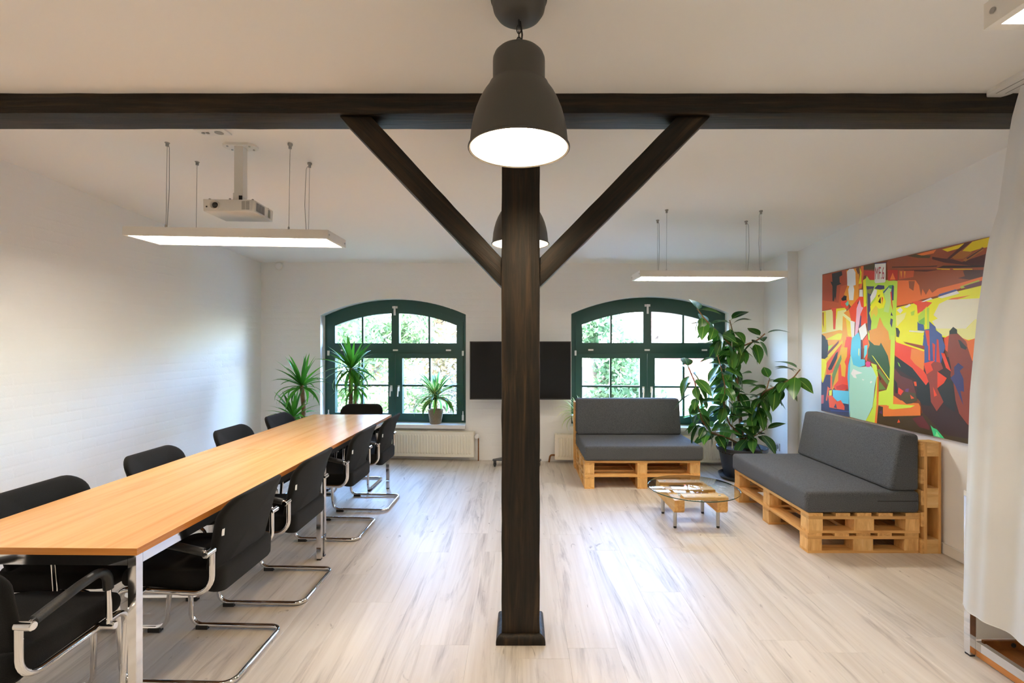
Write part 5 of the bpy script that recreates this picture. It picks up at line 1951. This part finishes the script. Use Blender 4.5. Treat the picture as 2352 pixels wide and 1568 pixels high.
cbm = bmesh.new()
NU, NV = 90, 34
grid = []
for j in range(NV + 1):
    t = j / NV                       # 0 top, 1 hem
    z = 2.675 + (0.245 - 2.675) * t
    row = []
    for i in range(NU + 1):
        s = i / NU                   # 0 far edge, 1 near end
        Yc = 2.255 + 0.03 * t - 1.35 * s
        Xc = edge_x(z) - 0.02 * s + 0.03 * (1 - t) * s
        wv = 0.012 * math.sin(s * 34 + 1.2 * t + 0.6) * (0.5 + 0.7 * t) + 0.007 * math.sin(s * 71 + 2 * t)
        if s < 0.03: wv += 0.012 * (1 - s / 0.03)
        row.append(cbm.verts.new((Xc + wv - 2.2, Yc - 1.5 - 0.01 * math.sin(s * 34), z)))
    grid.append(row)
for j in range(NV):
    for i in range(NU):
        cbm.faces.new((grid[j][i], grid[j][i + 1], grid[j + 1][i + 1], grid[j + 1][i]))
HEM = [v.co.copy() for v in grid[NV]]
part('cloth', cbm, M['curtain'], cu, smooth=80)
part('hem', tube([v + Vector((0, 0, 0.001)) for v in HEM], 0.0025, 6), M['curtain'], cu, smooth=60)
for k in range(12):
    part('curtain_hook', tube([(2.322 - 2.2, 2.22 - 0.11 * k - 1.5, 2.672), (2.325 - 2.2, 2.22 - 0.11 * k - 1.5, zc(2.31, 2.2) - 0.0245)], 0.003, 6), M['white_plastic'], cu)

tr = empty('chrome_trolley', (2.117, 2.306, 0), 0, 'chrome framed trolley with brown lower shelf half hidden by the curtain', 'trolley')
for y in (0.0, -1.15):
    for x in (0.0, 0.53):
        l = part('leg', box(x, x + 0.028, y - 0.031, y, 0.010, 0.75, 0.002), M['chrome'], tr)
        part('foot_cap', box(x + .002, x + .026, y - 0.029, y - 0.002, 0.0, 0.0105, 0.002), M['black_plastic'], l)
BW_ = wood('brown_shelf_board', (srgb('6a3c18'), srgb('8a5424'), srgb('a06a34')), (20, 2, 20), 0.4, 0.05)
part('rail', box(0.026, 0.052, -1.118, -0.032, 0.036, 0.076, 0.002), M['chrome'], tr)
part('shelf_lip', box(0.027, 0.051, -1.118, -0.032, 0.006, 0.0355, 0.002), M['beech_edge'], tr, label='amber wooden edge strip')
part('shelf', box(0.0525, 0.53, -1.118, -0.046, 0.03, 0.042, 0.001), BW_, tr)
part('back_board', box(0.053, 0.529, -0.045, -0.032, 0.03, 0.083, 0.001), BW_, tr)
part('back_panel', box(0.030, 0.529, -0.031, -0.018, 0.0835, 0.72, 0.001), M['white_lacquer'], tr, label='white panel above the brown board')
part('grommet', xf(lathe([(0.011, 0), (0.011, 0.003), (0.007, 0.003), (0.007, 0.001), (0, 0.001)], 18), Matrix.Translation((0.19, -0.0451, 0.064)) @ Euler((PI / 2, 0, 0)).to_matrix().to_4x4()), M['black_plastic'], tr)
part('top', box(0.0, 0.558, -1.18, 0.0, 0.751, 0.775, 0.003), M['white_lacquer'], tr)

# ------------------------------------------------------------------ outside
GZ = -3.2
grass = pmat('courtyard_gravel', srgb('8c8a86'), 0.95, var=0.2, vscale=3)
tag(part('ground', box(-60, 60, 6.7, 90, GZ - 0.3, GZ), grass), 'garden ground below the windows', 'ground', kind='structure')
wall_c = pmat('rendered_house_wall', srgb('776d60'), 0.9, bump=0.1, bscale=20)
roof_r = pmat('red_clay_tiles', srgb('6a3426'), 0.8, var=0.2, vscale=9)
dark_w = pmat('dark_eaves_wood', srgb('33241d'), 0.8)
bark_o = pmat('tree_bark', srgb('6e6254'), 0.95, bump=0.6, bscale=14, var=0.3)
cols = {'green': (srgb('4c6638'), srgb('71855a')), 'dark': (srgb('3f5c34'), srgb('66805a')), 'gold': (srgb('6f7048'), srgb('8f7252')), 'grey': (srgb('5f6052'), srgb('7a7668'))}
FM = {}
for k_, (a, c) in cols.items():
    m, nt, p, N, L = nodes_of('foliage_' + k_)
    g = N.new('ShaderNodeNewGeometry')
    mx = N.new('ShaderNodeMix')
    mx.data_type = 'RGBA'
    L.new(g.outputs['Random Per Island'], mx.inputs[0])
    mx.inputs[6].default_value = (*a, 1)
    mx.inputs[7].default_value = (*c, 1)
    L.new(mx.outputs[2], p.inputs['Base Color'])
    p.inputs['Roughness'].default_value = 0.7
    tl = N.new('ShaderNodeBsdfTranslucent')
    L.new(mx.outputs[2], tl.inputs['Color'])
    ms = N.new('ShaderNodeMixShader')
    ms.inputs[0].default_value = 0.4
    L.new(p.outputs[0], ms.inputs[1])
    L.new(tl.outputs[0], ms.inputs[2])
    L.new(ms.outputs[0], N['Material Output'].inputs[0])
    FM[k_] = m


def leaf_cloud(rnd_, blobs, n, size):
    vs, fs = [], []
    for _ in range(n):
        (bx, by, bz, r) = rnd_.choice(blobs)
        d = Vector((rnd_.gauss(0, 1), rnd_.gauss(0, 1), rnd_.gauss(0, 1))).normalized() * r * rnd_.random() ** 0.45
        c = Vector((bx, by, bz)) + d
        u = Vector((rnd_.gauss(0, 1), rnd_.gauss(0, 1), rnd_.gauss(0, 1))).normalized()
        w = u.orthogonal().normalized()
        w.rotate(Matrix.Rotation(rnd_.random() * 6.28, 3, u))
        s = size * rnd_.uniform(0.6, 1.3)
        k = len(vs)
        vs += [c - u * s, c + w * s * 0.42, c + u * s, c - w * s * 0.42]
        fs += [(k, k + 1, k + 2, k + 3)]
    me_ = bpy.data.meshes.new('foliage')
    me_.from_pydata(vs, [], fs)
    return me_


def tree(name, x, y, crown_z, r, kind, label, n=5200, size=0.085, seed=1, trunk=True, squash=0.8, cat='tree', group=None, twigs=10):
    rr = random.Random(seed)
    root = empty(name, (x, y, GZ), 0, label, cat, group)
    cz = crown_z - GZ
    ends = []
    if trunk:
        part('trunk', tube([(0, 0, 0), (0.08, 0, cz * 0.4), (-0.05, 0.05, cz * 0.75), (0, 0, cz)], 0.16, 10, None, False, True, 0.07), bark_o, root, smooth=60)
        bb = bmesh.new()
        for k in range(twigs):
            a = rr.uniform(0, 2 * PI)
            z0 = cz * rr.uniform(0.45, 0.95)
            e = Vector((math.cos(a) * r * rr.uniform(.6, 1), math.sin(a) * r * rr.uniform(.6, 1), z0 + r * rr.uniform(0.1, 0.7)))
            mid = Vector((e.x * 0.45, e.y * 0.45, z0 + (e.z - z0) * 0.3 + rr.uniform(-.1, .2)))
            tube(fillet([(0, 0, z0), mid, e], 0.3, 3), 0.05, 6, bb, False, True, 0.012)
            ends.append(e)
            for q_ in range(4):
                f = mid.lerp(e, rr.random())
                g_ = f + Vector((rr.uniform(-.5, .5), rr.uniform(-.5, .5), rr.uniform(-.3, .5))) * r * 0.6
                tube([f, f.lerp(g_, .5) + Vector((0, 0, .05)), g_], 0.018, 5, bb, False, True, 0.005)
                ends.append(g_)
        ob = part('branches', bb, bark_o, root, smooth=60)
        ob['kind'] = 'stuff'
    blobs = [(e.x, e.y, e.z, r * rr.uniform(0.16, 0.34)) for e in ends]
    if not trunk:
        blobs = [(rr.uniform(-r, r), rr.uniform(-r, r) * 0.5, cz * rr.uniform(0.15, 0.85), r * 0.45) for _ in range(16)]
    me_ = leaf_cloud(rr, blobs, n, size)
    me_.materials.append(FM[kind])
    o = link('foliage', me_, root)
    o['kind'] = 'stuff'
    return root


tree('garden_tree', -3.6, 10.6, 2.0, 2.0, 'green', 'loose green tree filling the outer panes of the window by the yuccas', 11000, 0.07, 1)
tree('garden_tree', -1.15, 9.7, 1.7, 1.5, 'grey', 'twiggy grey-green tree seen behind the potted dracaena', 6500, 0.05, 2, twigs=22)
tree('garden_tree', -2.5, 14.0, 2.2, 2.3, 'gold', 'tree with golden autumn leaves behind the nearer garden trees', 6500, 0.09, 3)
tree('garden_tree', 1.5, 9.6, 1.9, 1.2, 'dark', 'leafy green tree close outside the window behind the sofa', 7500, 0.075, 4)
tree('garden_bush', -2.9, 9.2, 0.3, 1.3, 'green', 'broad green bush under the panes behind the meeting table', 6500, 0.06, 5, trunk=False, cat='bush')
tree('garden_bush', -1.3, 8.9, 0.1, 1.1, 'dark', 'darker bush right of the broad one, behind the basket pot', 5500, 0.055, 6, trunk=False, cat='bush')
tree('garden_bush', 3.4, 9.8, -0.2, 1.0, 'dark', 'low bush in front of the red roofed shed', 4200, 0.055, 7, trunk=False, cat='bush')


def house(name, x0, x1, y0, y1, eave, ridge, label, tiles):
    """gable towards the viewer, ridge running away; ground at GZ"""
    root = empty(name, ((x0 + x1) / 2, (y0 + y1) / 2, GZ), 0, label, 'building')
    hx, hy, e, rg = (x1 - x0) / 2, (y1 - y0) / 2, eave - GZ, ridge - GZ
    part('wall', prism([(-hx, 0), (hx, 0), (hx, e), (0, rg), (-hx, e)], lambda u, v, d: (u, d, v), -hy, hy), wall_c, root)
    for s in (-1, 1):
        b = bmesh.new()
        ox, oz = s * (hx + 0.35), e - 0.35 * (rg - e) / hx
        n = 14
        for k in range(n):
            a, c = k / n, (k + 1) / n
            xa, za = ox * (1 - a), oz + (rg + 0.06 - oz) * a
            xb_, zb2 = ox * (1 - c), oz + (rg + 0.06 - oz) * c
            vs = [b.verts.new(p) for p in ((xa, -hy - 0.3, za + 0.09), (xa, hy + 0.3, za + 0.09), (xb_, hy + 0.3, zb2 + 0.05), (xb_, -hy - 0.3, zb2 + 0.05))]
            lo_ = [b.verts.new(p) for p in ((xa, -hy - 0.3, za), (xa, hy + 0.3, za), (xb_, hy + 0.3, zb2), (xb_, -hy - 0.3, zb2))]
            b.faces.new(vs)
            b.faces.new(list(reversed(lo_)))
            for i in range(4):
                j = (i + 1) % 4
                b.faces.new((vs[i], lo_[i], lo_[j], vs[j]))
        part('roof', b, roof_r, root)
        part('verge', prism([(ox, oz - 0.1), (ox, oz + 0.1), (0, rg + 0.16), (0, rg - 0.02)], lambda u, v, d: (u, d, v), -hy - 0.34, -hy - 0.301), dark_w, root)
    ch_ = part('chimney', box(-hx * 0.45 - 0.25, -hx * 0.45 + 0.25, -0.25, 0.25, e, rg + 0.7, 0.02), roof_r, root)
    for x in (-hx * 0.45, hx * 0.45):
        w = part('window', box(x - 0.45, x + 0.45, -hy - 0.03, -hy + 0.02, e - 1.6, e - 0.3), M['white_lacquer'], root)
        part('pane', box(x - 0.37, x + 0.37, -hy - 0.04, -hy - 0.031, e - 1.52, e - 0.38), M['screen'], w)
    return root


house('neighbour_house', 5.0, 11.5, 17.5, 25.0, 1.9, 4.6, 'cream house with dark gable edge behind the rubber plant window', True)
# shed with the roof falling towards the window
sh = empty('garden_shed', (5.6, 13.6, GZ), 0, 'low cream shed with a red tiled roof seen through the lower panes', 'building')
part('wall', prism([(-1.4, 0), (1.6, 0), (1.6, 4.45), (-1.4, 3.55)], lambda u, v, d: (d, u, v), -1.3, 2.6), wall_c, sh)
for k in range(10):
    a = k / 10
    y0, z0 = -1.75 + 3.6 * a, 3.46 + 1.06 * a
    part('tile_course', xf(box(-1.45, 2.75, 0, 0.40, 0.0, 0.05), Matrix.Translation((0, y0, z0 + 0.03)) @ Euler((math.radians(13), 0, 0)).to_matrix().to_4x4()), roof_r, sh)
w = part('window', box(-0.9, -0.1, -1.43, -1.39, 2.2, 3.1), M['white_lacquer'], sh)
part('pane', box(-0.83, -0.17, -1.44, -1.431, 2.27, 3.03), M['screen'], w)
